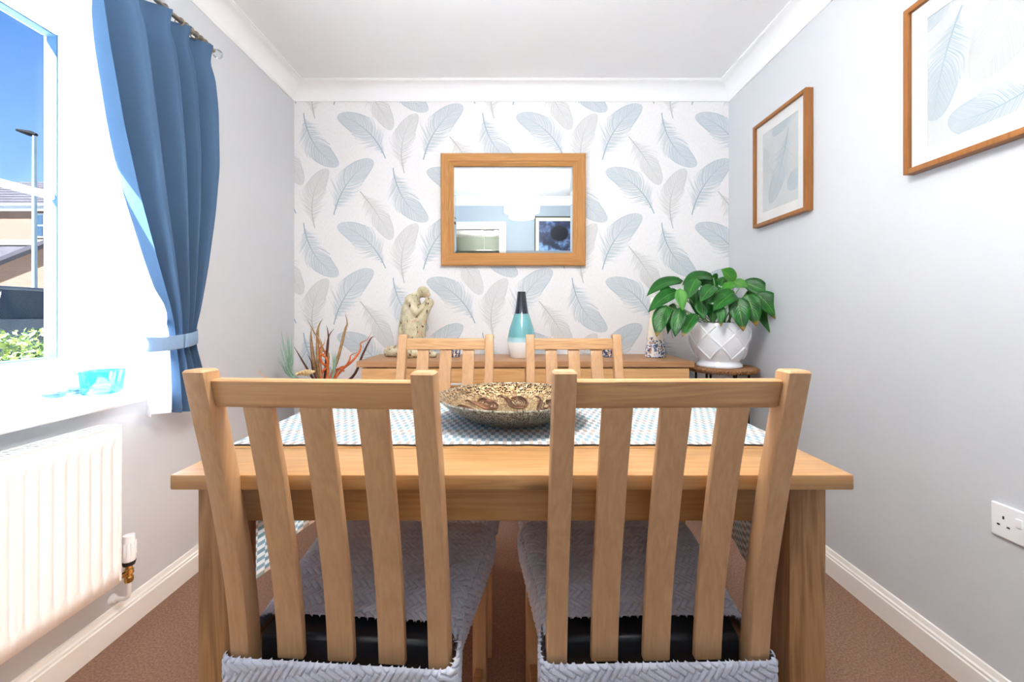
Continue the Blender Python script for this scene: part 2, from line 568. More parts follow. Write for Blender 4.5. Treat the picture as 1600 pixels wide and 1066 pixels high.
def mosaic_cone():
    m, nb, b = base_mat('cream_cone_with_mosaic_foot')
    v = nb.obj()
    vo = nb.new('ShaderNodeTexVoronoi')
    nb.put(vo.inputs['Vector'], v)
    vo.inputs['Scale'].default_value = 120
    sep = nb.new('ShaderNodeSeparateColor')
    nb.put(sep.inputs[0], vo.outputs['Color'])
    c = nb.ramp(sep.outputs[0], [(0.0, srgb(80, 90, 120)), (0.22, srgb(225, 228, 238)), (0.5, srgb(245, 240, 235)),
                                 (0.75, srgb(190, 155, 130)), (0.88, srgb(110, 130, 160))], 'CONSTANT')
    z = nb.xyz(v)[2]
    f = nb.ss(nb.m('ADD', z, nb.m('MULTIPLY', sep.outputs[1], 0.05)), 0.115, 0.125)
    nb.put(b.inputs['Base Color'], nb.mix(f, c, srgb(244, 234, 214)))
    b.inputs['Roughness'].default_value = 0.25
    return m


def runner_mat():
    m, nb, b = base_mat('checked_woven_runner')
    u, w, _ = nb.xyz(nb.uv())
    cu, cv = 0.0095, 0.0235
    iu = nb.m('FLOOR', nb.m('DIVIDE', u, cu))
    iv = nb.m('FLOOR', nb.m('DIVIDE', w, cv))
    par = nb.m('FLOORED_MODULO', nb.m('ADD', iu, iv), 2.0)
    row = nb.m('DIVIDE', nb.m('ADD', nb.m('FLOORED_MODULO', iv, 4.0), 0.5), 4.0)
    colr = nb.ramp(row, [(0.0, srgb(192, 172, 158)), (0.25, srgb(158, 188, 198)), (0.5, srgb(146, 178, 190)), (0.75, srgb(182, 180, 180))], 'CONSTANT')
    wn_ = nb.new('ShaderNodeTexWhiteNoise', noise_dimensions='2D')
    cmb = nb.new('ShaderNodeCombineXYZ'); nb.put(cmb.inputs[0], iu); nb.put(cmb.inputs[1], iv)
    nb.put(wn_.inputs['Vector'], cmb.outputs[0])
    colr = nb.mix(nb.m('MULTIPLY', wn_.outputs['Value'], 0.4), colr, srgb(110, 134, 148))
    c = nb.mix(par, srgb(234, 234, 232), colr)
    thr = nb.noise(nb.mapping(nb.uv(), (500, 1400, 1)), 1.0, 2)
    c = nb.mix(nb.m('MULTIPLY', thr, 0.25), c, srgb(215, 215, 215))
    edge = nb.m('MAXIMUM', nb.m('LESS_THAN', w, 0.0025), nb.m('GREATER_THAN', w, 0.4275))
    c = nb.mix(edge, c, srgb(70, 68, 66))
    nt = m.node_tree
    out = nt.nodes['Material Output']
    nt.nodes.remove(b)
    df = nb.new('ShaderNodeBsdfDiffuse'); ts = nb.new('ShaderNodeBsdfTranslucent')
    nb.put(df.inputs[0], c); nb.put(ts.inputs[0], c)
    bp = nb.bump(thr, 0.4, 0.001)
    nb.put(df.inputs['Normal'], bp)
    mx = nb.new('ShaderNodeMixShader'); mx.inputs[0].default_value = 0.25
    nt.links.new(df.outputs[0], mx.inputs[1]); nt.links.new(ts.outputs[0], mx.inputs[2])
    nt.links.new(mx.outputs[0], out.inputs[0])
    return m


def bowl_mat(name, inner):
    m, nb, b = base_mat(name)
    v = nb.obj()
    x, y, z = nb.xyz(v)
    ang = nb.m('ARCTAN2', y, x)
    rad = nb.m('SQRT', nb.m('ADD', nb.m('MULTIPLY', x, x), nb.m('MULTIPLY', y, y)))
    cmb = nb.new('ShaderNodeCombineXYZ')
    nb.put(cmb.inputs[0], nb.m('MULTIPLY', ang, 0.17)); nb.put(cmb.inputs[1], rad)
    vo = nb.new('ShaderNodeTexVoronoi'); nb.put(vo.inputs['Vector'], cmb.outputs[0])
    vo.inputs['Scale'].default_value = 150 if inner else 190
    vo.inputs['Randomness'].default_value = 0.55
    band = nb.ss(rad, 0.157, 0.160) if inner else nb.ss(rad, 0.10, 0.13)
    dots = nb.m('MULTIPLY', nb.ss(vo.outputs['Distance'], 0.30, 0.45, 1.0, 0.0), nb.m('ADD', nb.m('MULTIPLY', band, 0.75), 0.25))
    lite = srgb(226, 206, 160) if inner else srgb(214, 210, 192)
    mid = srgb(178, 138, 96) if inner else srgb(168, 160, 138)
    c = nb.ramp(nb.noise(v, 40, 4), [(0.3, mid), (0.7, lite)])
    v2 = nb.new('ShaderNodeTexVoronoi', feature='DISTANCE_TO_EDGE'); nb.put(v2.inputs['Vector'], cmb.outputs[0])
    v2.inputs['Scale'].default_value = 75 if inner else 90
    eng = nb.ss(v2.outputs['Distance'], 0.04, 0.14, 0.7, 0.0)
    c = nb.mix(eng, c, srgb(112, 80, 56) if inner else srgb(120, 112, 96))
    c = nb.mix(dots, c, srgb(60, 42, 32))
    nb.put(b.inputs['Base Color'], c)
    b.inputs['Metallic'].default_value = 0.75
    b.inputs['Roughness'].default_value = 0.34
    nb.put(b.inputs['Normal'], nb.bump(nb.m('SUBTRACT', vo.outputs['Distance'], dots), 0.7, 0.003))
    return m


def seat_cloth():
    m, nb, b = base_mat('grey_basketweave_cover')
    n = nb.noise(nb.obj(), 900, 3)
    nb.put(b.inputs['Base Color'], nb.ramp(n, [(0.3, srgb(186, 188, 202)), (0.7, srgb(212, 214, 226))]))
    b.inputs['Roughness'].default_value = 0.9
    b.inputs['Specular IOR Level'].default_value = 0.1
    b.inputs['Sheen Weight'].default_value = 0.25
    nb.put(b.inputs['Normal'], nb.bump(n, 0.25, 0.0008))
    return m


def leaf_mat(name, c1, c2, tipc=None):
    m, nb, b = base_mat(name)
    u, w, _ = nb.xyz(nb.uv())
    a = nb.m('ABSOLUTE', nb.m('SUBTRACT', w, 0.5))
    vein = nb.m('ABSOLUTE', nb.m('SINE', nb.m('MULTIPLY', nb.m('SUBTRACT', u, nb.m('MULTIPLY', a, 0.7)), 34.0)))
    c = nb.mix(nb.ss(vein, 0.0, 0.35, 0.35, 0.0), nb.ramp(nb.noise(nb.obj(), 18, 3), [(0.3, c1), (0.7, c2)]), tuple(x * 0.6 for x in c1))
    c = nb.mix(nb.ss(a, 0.0, 0.025, 0.5, 0.0), c, srgb(150, 200, 90))
    if tipc:
        c = nb.mix(nb.ss(nb.m('ADD', u, nb.m('MULTIPLY', nb.noise(nb.obj(), 60, 2), 0.12)), 0.90, 0.99), c, tipc)
    nb.put(b.inputs['Base Color'], c)
    b.inputs['Roughness'].default_value = 0.33
    b.inputs['Transmission Weight'].default_value = 0.0
    b.inputs['Subsurface Weight'].default_value = 0.0
    nb.put(b.inputs['Normal'], nb.bump(vein, 0.35, 0.002))
    return m


def brick_mat(name, c1, c2):
    m, nb, b = base_mat(name)
    x, y, z = nb.xyz(nb.obj())
    cmb = nb.new('ShaderNodeCombineXYZ')
    nb.put(cmb.inputs[0], nb.m('ADD', x, y)); nb.put(cmb.inputs[1], z)
    br = nb.new('ShaderNodeTexBrick')
    nb.put(br.inputs['Vector'], cmb.outputs[0])
    br.inputs['Color1'].default_value = (*c1, 1); br.inputs['Color2'].default_value = (*c2, 1)
    br.inputs['Mortar'].default_value = (*tuple(v * 0.8 for v in c2), 1)
    br.inputs['Scale'].default_value = 1.0
    br.inputs['Brick Width'].default_value = 0.225; br.inputs['Row Height'].default_value = 0.075
    br.inputs['Mortar Size'].default_value = 0.008
    nb.put(b.inputs['Base Color'], br.outputs['Color'])
    b.inputs['Roughness'].default_value = 0.9
    return m


M['bottle'] = band_ceramic()
M['statue'] = weathered()
M['mosaic'] = mosaic()
M['mosaic_cone'] = mosaic_cone()
M['runner'] = runner_mat()
M['bowl_in'] = bowl_mat('pierced_brass_inside', True)
M['bowl_out'] = bowl_mat('hammered_silver_outside', False)
M['paisley'] = plain('dark_bronze_paisley', srgb(120, 84, 66), 0.35, 0.7, var=0.2)
M['cover'] = seat_cloth()
M['leaf'] = leaf_mat('dark_glossy_leaf', srgb(8, 72, 14), srgb(26, 112, 24))
M['leaf_b'] = leaf_mat('dark_leaf_with_yellow_tip', srgb(8, 70, 14), srgb(30, 116, 26), srgb(150, 120, 40))
M['leaf_l'] = leaf_mat('young_bright_leaf', srgb(40, 120, 24), srgb(76, 150, 34))
M['stem'] = plain('green_leaf_stalk', srgb(120, 160, 90), 0.5)

# ------------------------------------------------------------------ room measures
XL, XR = -1.293, 1.288
YB, YF = 2.508, -0.30
ZC = 2.40
WY0, WY1, WZ0, WZ1 = -0.12, 1.49, 0.785, 2.07      # window opening
DX0, DX1, DZ = -0.90, -0.14, 2.04                   # doorway behind the camera


def structure(o):
    o['kind'] = 'structure'
    return o


structure(box('floor', XL - 0.3, XR + 0.15, -3.6, YB + 0.15, -0.06, 0.0, M['carpet']))
structure(box('ceiling', XL - 0.3, XR + 0.15, -3.6, YB + 0.15, ZC, ZC + 0.1, M['white_paint']))
structure(box('wall_back', XL - 0.3, XR + 0.15, YB, YB + 0.15, 0, ZC, M['paper']))
structure(box('wall_right', XR, XR + 0.15, YF - 0.1, YB, 0, ZC, M['paint']))
bm = bmesh.new()
WX = XL - 0.30
bm_box(bm, WX, XL, YF - 0.1, WY0, 0, ZC)
bm_box(bm, WX, XL, WY1, YB, 0, ZC)
bm_box(bm, WX, XL, WY0, WY1, 0, WZ0 - 0.03)
bm_box(bm, WX, XL, WY0, WY1, WZ1, ZC)
structure(from_bm('wall_left', bm, M['paint']))
# plastered window reveal, painted white
bm = bmesh.new()
RX = XL - 0.17
bm_box(bm, RX, XL - 0.001, WY1 - 0.004, WY1 + 0.001, WZ0, WZ1)
bm_box(bm, RX, XL - 0.001, WY0 - 0.001, WY0 + 0.004, WZ0, WZ1)
bm_box(bm, RX, XL - 0.001, WY0 + 0.004, WY1 - 0.004, WZ1 - 0.004, WZ1 + 0.001)
structure(from_bm('trim_2', bm, M['white_paint']))
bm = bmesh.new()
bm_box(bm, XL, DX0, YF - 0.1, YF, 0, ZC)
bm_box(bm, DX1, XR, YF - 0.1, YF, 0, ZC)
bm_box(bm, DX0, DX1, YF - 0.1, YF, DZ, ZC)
structure(from_bm('wall_front', bm, plain('dimmed_wall_paint', srgb(164, 175, 186), 0.7, var=0.012, scale=6, spec=0.25)))  # wall paint darkened in colour to stand in for dimmer light here
# hall beyond the doorway
structure(box('wall_hall_left', XL - 0.3, XL - 0.2, -3.5, YF - 0.1, 0, ZC, M['hall_paint']))
structure(box('wall_hall_right', 0.55, 0.65, -3.5, YF - 0.1, 0, ZC, M['hall_paint']))
structure(box('wall_hall_back', XL - 0.2, 0.55, -3.6, -3.5, 0, ZC, M['hall_paint']))

# coving, mitred round the room
prof = [(0.0, 0.092), (0.006, 0.092), (0.007, 0.083)]
for i in range(7):
    a = i / 6 * PI / 2
    prof.append((0.083 - 0.074 * math.cos(a) , 0.083 - 0.074 * math.sin(a)))
prof += [(0.083, 0.006), (0.089, 0.006), (0.089, 0.0), (0.0, 0.0)]
vs, fs = [], []
n = len(prof)
for cx, cy, sx, sy in ((XL, YF, 1, 1), (XR, YF, -1, 1), (XR, YB, -1, -1), (XL, YB, 1, -1)):
    for o_, d_ in prof:
        vs.append((cx + sx * o_, cy + sy * o_, ZC - d_))
for k in range(4):
    for i in range(n):
        j = (i + 1) % n
        fs.append((k * n + i, k * n + j, ((k + 1) % 4) * n + j, ((k + 1) % 4) * n + i))
o = structure(mesh('trim_1', vs, fs, M['white_paint'], None, True, 30))


def baseboard(name, x0, y0, x1, y1, nx, ny):
    pr = [(0, 0), (0.018, 0), (0.018, 0.070), (0.014, 0.073), (0.014, 0.080), (0.009, 0.084), (0.005, 0.098), (0, 0.100)]
    vs, fs = [], []
    for (x, y) in ((x0, y0), (x1, y1)):
        for t, z in pr: vs.append((x + nx * t, y + ny * t, z))
    m_ = len(pr)
    for i in range(m_):
        j = (i + 1) % m_
        fs.append((i, j, m_ + j, m_ + i))
    fs += [tuple(range(m_)), tuple(range(2 * m_ - 1, m_ - 1, -1))]
    bm = bmesh.new()
    bv = [bm.verts.new(v) for v in vs]
    for f in fs: bm.faces.new([bv[i] for i in f])
    bmesh.ops.recalc_face_normals(bm, faces=bm.faces)
    structure(from_bm(name, bm, M['gloss_white']))


baseboard('baseboard_left', XL, YF, XL, YB, 1, 0)
baseboard('baseboard_right', XR, YF, XR, YB, -1, 0)
baseboard('baseboard_back', XL, YB, XR, YB, 0, -1)
baseboard('baseboard_front', DX1 + 0.07, YF, XR, YF, 0, 1)

# door lining and architrave (seen in the mirror)
dr = tag(bpy.data.objects.new('door_1', None), kind='structure')
col.objects.link(dr)
box('architrave', DX1 - 0.005, DX1 + 0.065, YF, YF + 0.018, 0, DZ + 0.065, M['gloss_white'], dr, 0.004)
box('architrave', DX0 - 0.065, DX0 + 0.005, YF, YF + 0.018, 0, DZ + 0.065, M['gloss_white'], dr, 0.004)
box('architrave', DX0 + 0.005, DX1 - 0.005, YF, YF + 0.018, DZ - 0.005, DZ + 0.065, M['gloss_white'], dr, 0.004)
box('door_lining', DX1 - 0.02, DX1 - 0.001, YF - 0.1, YF, 0, DZ, M['gloss_white'], dr)
box('door_lining', DX0 + 0.001, DX0 + 0.02, YF - 0.1, YF, 0, DZ, M['gloss_white'], dr)
box('door_lining', DX0 + 0.02, DX1 - 0.02, YF - 0.1, YF, DZ - 0.02, DZ - 0.001, M['gloss_white'], dr)

# ------------------------------------------------------------------ window
win = tag(bpy.data.objects.new('window_1', None), kind='structure')
col.objects.link(win)
FX = RX + 0.002                                       # room face of the fixed frame


def ring(name, y0, y1, z0, z1, w, x0, x1, m_, parent, bevel=0.004):
    bm = bmesh.new()
    bm_box(bm, x0, x1, y0, y0 + w, z0, z1, bevel)
    bm_box(bm, x0, x1, y1 - w, y1, z0, z1, bevel)
    bm_box(bm, x0, x1, y0 + w, y1 - w, z0, z0 + w, bevel)
    bm_box(bm, x0, x1, y0 + w, y1 - w, z1 - w, z1, bevel)
    return from_bm(name, bm, m_, parent, True, 40)


ring('window_frame', WY0, WY1, WZ0, WZ1, 0.06, FX - 0.07, FX, M['upvc'], win)
YM = 0.66
box('mullion', FX - 0.07, FX, YM - 0.035, YM + 0.035, WZ0 + 0.06, WZ1 - 0.06, M['upvc'], win, 0.004)
for y0, y1 in ((WY0 + 0.06, YM - 0.035), (YM + 0.035, WY1 - 0.06)):
    s_ = ring('sash', y0 + 0.004, y1 - 0.004, WZ0 + 0.064, WZ1 - 0.064, 0.056, FX - 0.06, FX + 0.012, M['upvc'], win, 0.008)
    ring('gasket', y0 + 0.058, y1 - 0.058, WZ0 + 0.118, WZ1 - 0.118, 0.006, FX - 0.045, FX - 0.012, M['gasket'], s_, 0.0)
    box('pane', FX - 0.036, FX - 0.030, y0 + 0.06, y1 - 0.06, WZ0 + 0.12, WZ1 - 0.12, M['pane'], s_)
    box('glazing_bar', FX - 0.030, FX - 0.018, y0 + 0.058, y1 - 0.058, 1.418, 1.441, M['upvc'], s_, 0.004)
box('window_sill', FX - 0.01, -1.245, WY0 - 0.04, 1.505, WZ0 - 0.033, WZ0, M['upvc'], win, 0.011, 3)

# ------------------------------------------------------------------ dining table
TZ = 0.767
TX, TY0, TY1 = 0.60, 0.74, 1.49
tb = thing('dining_table', 'solid pine dining table with square legs in the middle of the room', 'table', (0, (TY0 + TY1) / 2, 0))
ty = (TY1 - TY0) / 2
for k in range(5):                                     # glued boards of the top
    y0 = -ty + k * (2 * ty / 5)
    box('top_board', -TX, TX, y0, y0 + 2 * ty / 5 - 0.0004, TZ - 0.027, TZ, M['pine_x'], tb, 0.0012 if 0 < k < 4 else 0.004)
for sx in (-1, 1):
    for sy in (-1, 1):
        cx, cy = sx * (TX - 0.027 - 0.0335), sy * (ty - 0.03 - 0.0335)
        box('leg', cx - 0.0335, cx + 0.0335, cy - 0.0335, cy + 0.0335, 0, TZ - 0.027, M['pine_v'], tb, 0.004)
lx, ly = TX - 0.027 - 0.067, ty - 0.03 - 0.067
for sy in (-1, 1):
    ya = sy * (ty - 0.042)
    box('apron', -lx, lx, ya - sy * 0.024, ya, TZ - 0.101, TZ - 0.027, M['pine_x'], tb, 0.002)
for sx in (-1, 1):
    xa = sx * (TX - 0.040)
    box('apron', xa - sx * 0.024, xa, -ly, ly, TZ - 0.101, TZ - 0.027, wood('pine_across', srgb(206, 156, 102), srgb(150, 102, 60), 'Y') if sx < 0 else bpy.data.materials['pine_across'], tb, 0.002)

# runner: a strip over the table, hanging at both ends
RW = 0.43
ry0 = 0.90
path = []
e = 0.004
for t in np.linspace(0, 1, 24): path.append((-TX - e, 0.41 + t * (TZ - 0.41 - 0.002)))
for a in np.linspace(0, PI / 2, 4)[1:]: path.append((-TX - e + e * math.sin(a) * 1.0, TZ - 0.002 + 0.0045 * math.sin(a)))
for t in np.linspace(0, 1, 60)[1:-1]: path.append((-TX + t * 2 * TX, TZ + 0.0025))
half = len(path)
for a in np.linspace(PI / 2, 0, 4)[:-1]: path.append((TX + e - e * math.sin(a), TZ - 0.002 + 0.0045 * math.sin(a)))
for t in np.linspace(1, 0, 24): path.append((TX + e, 0.41 + t * (TZ - 0.41 - 0.002)))
vs, fs, uvs = [], [], []
NW = 22
L_ = 0.0
acc = [0.0]
for a, b_ in zip(path, path[1:]):
    acc.append(acc[-1] + math.hypot(b_[0] - a[0], b_[1] - a[1]))
for i, (x, z) in enumerate(path):
    hang = max(0.0, (TZ - 0.01 - z)) / 0.35
    for j in range(NW + 1):
        w_ = j / NW
        xx = x + math.copysign(hang * 0.012 * (1 + math.sin(w_ * 11.0)), x) * (1 if hang > 0 else 0)
        vs.append((xx, ry0 + RW * w_ + (0.0018 * math.sin(i * 1.9) if j in (0, NW) else 0), z))
        uvs.append((acc[i], RW * w_))
for i in range(len(path) - 1):
    for j in range(NW):
        a = i * (NW + 1) + j
        fs.append((a, a + 1, a + NW + 2, a + NW + 1))
rn = mesh('table_runner', vs, fs, M['runner'], None, True)
uvl = rn.data.uv_layers.new(name='UVMap')
for lp in rn.data.loops: uvl.data[lp.index].uv = uvs[lp.vertex_index]
sm = rn.modifiers.new('cloth', 'SOLIDIFY'); sm.thickness = 0.002; sm.offset = 0
tag(rn, 'blue, tan and white checked woven runner laid across the pine table', 'table runner')

# metal bowl
BX, BY, BZ = 0.0, 1.10, TZ + 0.004
bw = thing('bowl', 'round pierced metal bowl with paisley relief on the checked runner', 'bowl', (BX, BY, BZ))
R0 = 0.192
oprof = [(0.0, 0.0), (0.075, 0.0), (0.082, 0.002), (0.11, 0.012), (0.14, 0.027), (0.168, 0.045), (0.186, 0.060), (R0, 0.066)]
iprof = [(R0, 0.066), (0.189, 0.067), (0.183, 0.0635), (0.165, 0.047), (0.138, 0.0305), (0.108, 0.0165), (0.08, 0.0062), (0.0, 0.004)]
def open_lathe(name, prof_, m_, parent, n_=72):
    vs, fs = [], []
    for r, z in prof_:
        for k in range(n_):
            a = 2 * PI * k / n_
            vs.append((r * math.cos(a), r * math.sin(a), z))
    for i in range(len(prof_) - 1):
        for k in range(n_):
            k2 = (k + 1) % n_
            fs.append((i * n_ + k, i * n_ + k2, (i + 1) * n_ + k2, (i + 1) * n_ + k))
    return mesh(name, vs, fs, m_, parent, True)
open_lathe('outer_shell', oprof, M['bowl_out'], bw)
open_lathe('inner_shell', iprof, M['bowl_in'], bw)
tube('rim', [(R0 * math.cos(a) * 0.995, R0 * math.sin(a) * 0.995, 0.0665) for a in np.linspace(0, 2 * PI, 73)], 0.0022, M['bowl_out'], bw, 6)
def inner_z(r):
    return float(np.interp(r, [p[0] for p in iprof[::-1]], [p[1] for p in iprof[::-1]]))
NPA = 8
for k in range(NPA):                                   # paisley: comma-shaped raised curls
    a0 = 2 * PI * k / NPA
    parts = []
    def pt(u, v):                                      # u along the rim, v outwards
        r = 0.112 + v
        a = a0 + u / r
        return Vector((r * math.cos(a), r * math.sin(a), inner_z(r) + 0.0012))
    for sc_, rr in ((1.0, 0.0026), (0.82, 0.0012), (0.62, 0.0020), (0.34, 0.0016)):
        c = []
        for t in np.linspace(0, 1, 26):
            if t < 0.72:
                a = PI * 0.25 + t / 0.72 * 1.62 * PI
                u, v = -0.018 + 0.027 * sc_ * math.cos(a), 0.006 + 0.026 * sc_ * math.sin(a)
            else:
                q = (t - 0.72) / 0.28
                a = PI * 1.87
                u0, v0 = -0.018 + 0.027 * sc_ * math.cos(a), 0.006 + 0.026 * sc_ * math.sin(a)
                u, v = u0 + 0.036 * q * sc_, v0 + 0.040 * math.sin(q * 1.9) * sc_
            c.append(pt(u, v))
        parts.append(tube_data(c, rr, 5))
    V_, Q_ = merge(parts)
    mesh('paisley_relief', V_, Q_, M['paisley'], bw, True)

# ------------------------------------------------------------------ dining chairs
ZS = [0.0, 0.20, 0.32, 0.431, 0.55, 0.63, 0.7065, 0.788, 0.885, 0.961]
SS = [0.088, 0.104, 0.107, 0.105, 0.0925, 0.078, 0.062, 0.044, 0.019, 0.0]


def s_at(z):
    # smooth curve of the back through the measured points
    i = int(np.searchsorted(ZS, z)) - 1
    i = max(0, min(len(ZS) - 2, i))
    m = lambda j: (SS[min(j + 1, len(SS) - 1)] - SS[max(j - 1, 0)]) / (ZS[min(j + 1, len(ZS) - 1)] - ZS[max(j - 1, 0)])
    h = ZS[i + 1] - ZS[i]
    t = min(1.0, max(0.0, (z - ZS[i]) / h))
    return ((2 * t ** 3 - 3 * t ** 2 + 1) * SS[i] + (t ** 3 - 2 * t ** 2 + t) * h * m(i)
            + (-2 * t ** 3 + 3 * t ** 2) * SS[i + 1] + (t ** 3 - t ** 2) * h * m(i + 1))


def slab(name, x0, x1, ya, yb, z0, z1, m_, parent, nseg=18, r=0.003):
    """bar that follows the curve of the chair back, edges eased by r"""
    vs, fs = [], []
    sec = []
    for cx, cy, a0 in ((x1 - r, ya + r, -PI / 2), (x1 - r, yb - r, 0), (x0 + r, yb - r, PI / 2), (x0 + r, ya + r, PI)):
        for k in range(3):
            a = a0 + k * PI / 4
            sec.append((cx + r * math.cos(a), cy + r * math.sin(a)))
    zz = [z0, z0 + r] + list(np.linspace(z0 + r, z1 - r, nseg))[1:-1] + [z1 - r, z1]
    n_ = len(sec)
    mx, my = (x0 + x1) / 2, (ya + yb) / 2
    for i, z in enumerate(zz):
        k_ = 1.0
        ins = r * 0.8 if i in (0, len(zz) - 1) else 0.0
        for (x, y) in sec:
            xx = x - math.copysign(min(ins, abs(x - mx)), x - mx)
            yy = y - math.copysign(min(ins, abs(y - my)), y - my)
            vs.append((xx, s_at(z) + yy, z))
    for i in range(len(zz) - 1):
        for k in range(n_):
            k2 = (k + 1) % n_
            fs.append((i * n_ + k, i * n_ + k2, (i + 1) * n_ + k2, (i + 1) * n_ + k))
    fs.append(tuple(range(n_ - 1, -1, -1)))
    fs.append(tuple(range((len(zz) - 1) * n_, len(zz) * n_)))
    return mesh(name, vs, fs, m_, parent, True, 35)


def herringbone(u, v, w=0.0104, n=3, rot=0.72):
    """height 0..1 of raised bars woven in a herringbone; numpy arrays"""
    c, s = math.cos(rot), math.sin(rot)
    x, y = (u * c - v * s) / w, (u * s + v * c) / w
    i, j = np.floor(x), np.floor(y)
    k = np.mod(i - j, 2 * n)
    fx, fy = x - i, y - j
    hor = k < n
    along = np.where(hor, k + fx, (2 * n - 1 - k) + fy) / n
    across = np.where(hor, fy, fx)
    da = np.minimum(along, 1 - along) * n
    dc = np.minimum(across, 1 - across)
    d = np.minimum(da, dc)
    t = np.clip(d / 0.21, 0, 1)
    return np.sqrt(np.clip(1 - (1 - t) ** 2, 0, 1))


def grid_mesh(name, Pn, keep, m_, parent, solid=0.0):
    ny, nx = Pn.shape[:2]
    idx = np.arange(ny * nx).reshape(ny, nx)
    f = np.stack([idx[:-1, :-1], idx[:-1, 1:], idx[1:, 1:], idx[1:, :-1]], -1).reshape(-1, 4)
    if keep is not None:
        kk = (keep[:-1, :-1] & keep[:-1, 1:] & keep[1:, 1:] & keep[1:, :-1]).reshape(-1)
        f = f[kk]
        used = np.unique(f)
        re = -np.ones(ny * nx, int); re[used] = np.arange(len(used))
        V_ = Pn.reshape(-1, 3)[used]; f = re[f]
    else:
        V_ = Pn.reshape(-1, 3)
    me = bpy.data.meshes.new(name)
    me.vertices.add(len(V_)); me.vertices.foreach_set('co', V_.astype(np.float32).ravel())
    me.loops.add(f.size); me.loops.foreach_set('vertex_index', f.astype(np.int32).ravel())
    me.polygons.add(len(f)); me.polygons.foreach_set('loop_start', np.arange(0, f.size, 4, dtype=np.int32))
    me.polygons.foreach_set('use_smooth', np.ones(len(f), bool))
    me.update(calc_edges=True)
    me.validate()
    return link(name, me, m_, parent)


SY0, SY1 = 0.168, 0.532           # cover top, rear edge and front edge
def seat_cover(parent):
    step = 0.0016
    hem, r, rc = 0.082, 0.026, 0.03
    hw = lambda y: 0.187 + (0.228 - 0.187) * np.clip((y - SY0) / (SY1 - SY0), -0.2, 1.3)
    uu = np.linspace(-1, 1, int(0.62 / step))
    yy = np.linspace(SY0, SY1 + hem, int((SY1 - SY0 + hem) / step))
    U, Y = np.meshgrid(uu, yy)
    H = hw(Y)
    X = U * (H + hem)
    qx, qy = np.abs(X) - H + rc, Y - SY1 + rc
    mx, my = np.maximum(qx, 0), np.maximum(qy, 0)
    ln = np.sqrt(mx * mx + my * my)
    e_ = np.minimum(np.maximum(qx, qy), 0) + ln - rc
    sx = np.sign(X)
    dx = np.where(ln > 1e-6, mx / np.maximum(ln, 1e-6), (qx > qy).astype(float)) * sx
    dy = np.where(ln > 1e-6, my / np.maximum(ln, 1e-6), (qx <= qy).astype(float))
    ang = np.clip((e_ + r) / r, 0, PI / 2)
    lim = (PI / 2 - 1) * r
    hor = np.where(e_ < -r, e_, -r + r * np.sin(ang))
    ver = np.where(e_ < -r, 0, -r * (1 - np.cos(ang)) - np.maximum(e_ - lim, 0))
    bx, by = X - dx * e_, Y - dy * e_
    cx, cy = bx + dx * hor, by + dy * hor
    crown = 0.010 * (1 - U ** 2) * np.sin(np.clip((Y - SY0) / (SY1 - SY0), 0, 1) * PI * 0.75 + 0.35)
    z = 0.456 + 0.012 * (Y - SY0) / (SY1 - SY0) + ver + crown * (e_ < 0.0) + 0.0
    bulge = 0.006 * np.sin(np.clip(-ver / (hem), 0, 1) * PI)
    cx += dx * bulge; cy += dy * bulge
    Pn = np.stack([cx, cy, z], -1)
    gy = np.gradient(Pn, axis=0); gx = np.gradient(Pn, axis=1)
    N_ = np.cross(gx, gy); N_ /= np.maximum(np.linalg.norm(N_, axis=-1, keepdims=True), 1e-9)
    h = herringbone(X, Y)
    Pn = Pn + N_ * (h[..., None] * 0.0085)
    return grid_mesh('seat_cover', Pn, e_ < hem, M['cover'], parent)


def rear_band(parent):
    pts = [(-0.192, 0.240), (-0.204, 0.165), (-0.208, 0.12), (-0.204, 0.103), (-0.190, 0.0965), (0.190, 0.0965), (0.204, 0.103), (0.208, 0.12), (0.204, 0.165), (0.192, 0.240)]
    seg = np.array(pts); d = np.r_[0, np.cumsum(np.linalg.norm(np.diff(seg, axis=0), axis=1))]
    t = np.linspace(0, d[-1], int(d[-1] / 0.0016))
    x, y = np.interp(t, d, seg[:, 0]), np.interp(t, d, seg[:, 1])
    h0, h1 = 0.345, 0.437
    v = np.linspace(0, 1, 58)
    T, V_ = np.meshgrid(t, v)
    X = np.repeat(x[None], len(v), 0); Y = np.repeat(y[None], len(v), 0)
    # roll the upper edge over softly
    Z = h0 + (h1 - h0) * V_
    tx, ty_ = np.gradient(x), np.gradient(y)
    nl = np.sqrt(tx ** 2 + ty_ ** 2)
    nx_, ny_ = ty_ / nl, -tx / nl
    roll = np.clip((V_ - 0.93) / 0.07, 0, 1) ** 2 * 0.006
    h = herringbone(T, V_ * (h1 - h0), rot=0.55) * 0.0080
    o_ = h - roll
    Pn = np.stack([X + nx_[None] * o_, Y + ny_[None] * o_, Z], -1)
    return grid_mesh('cover_band', Pn, None, M['cover'], parent)


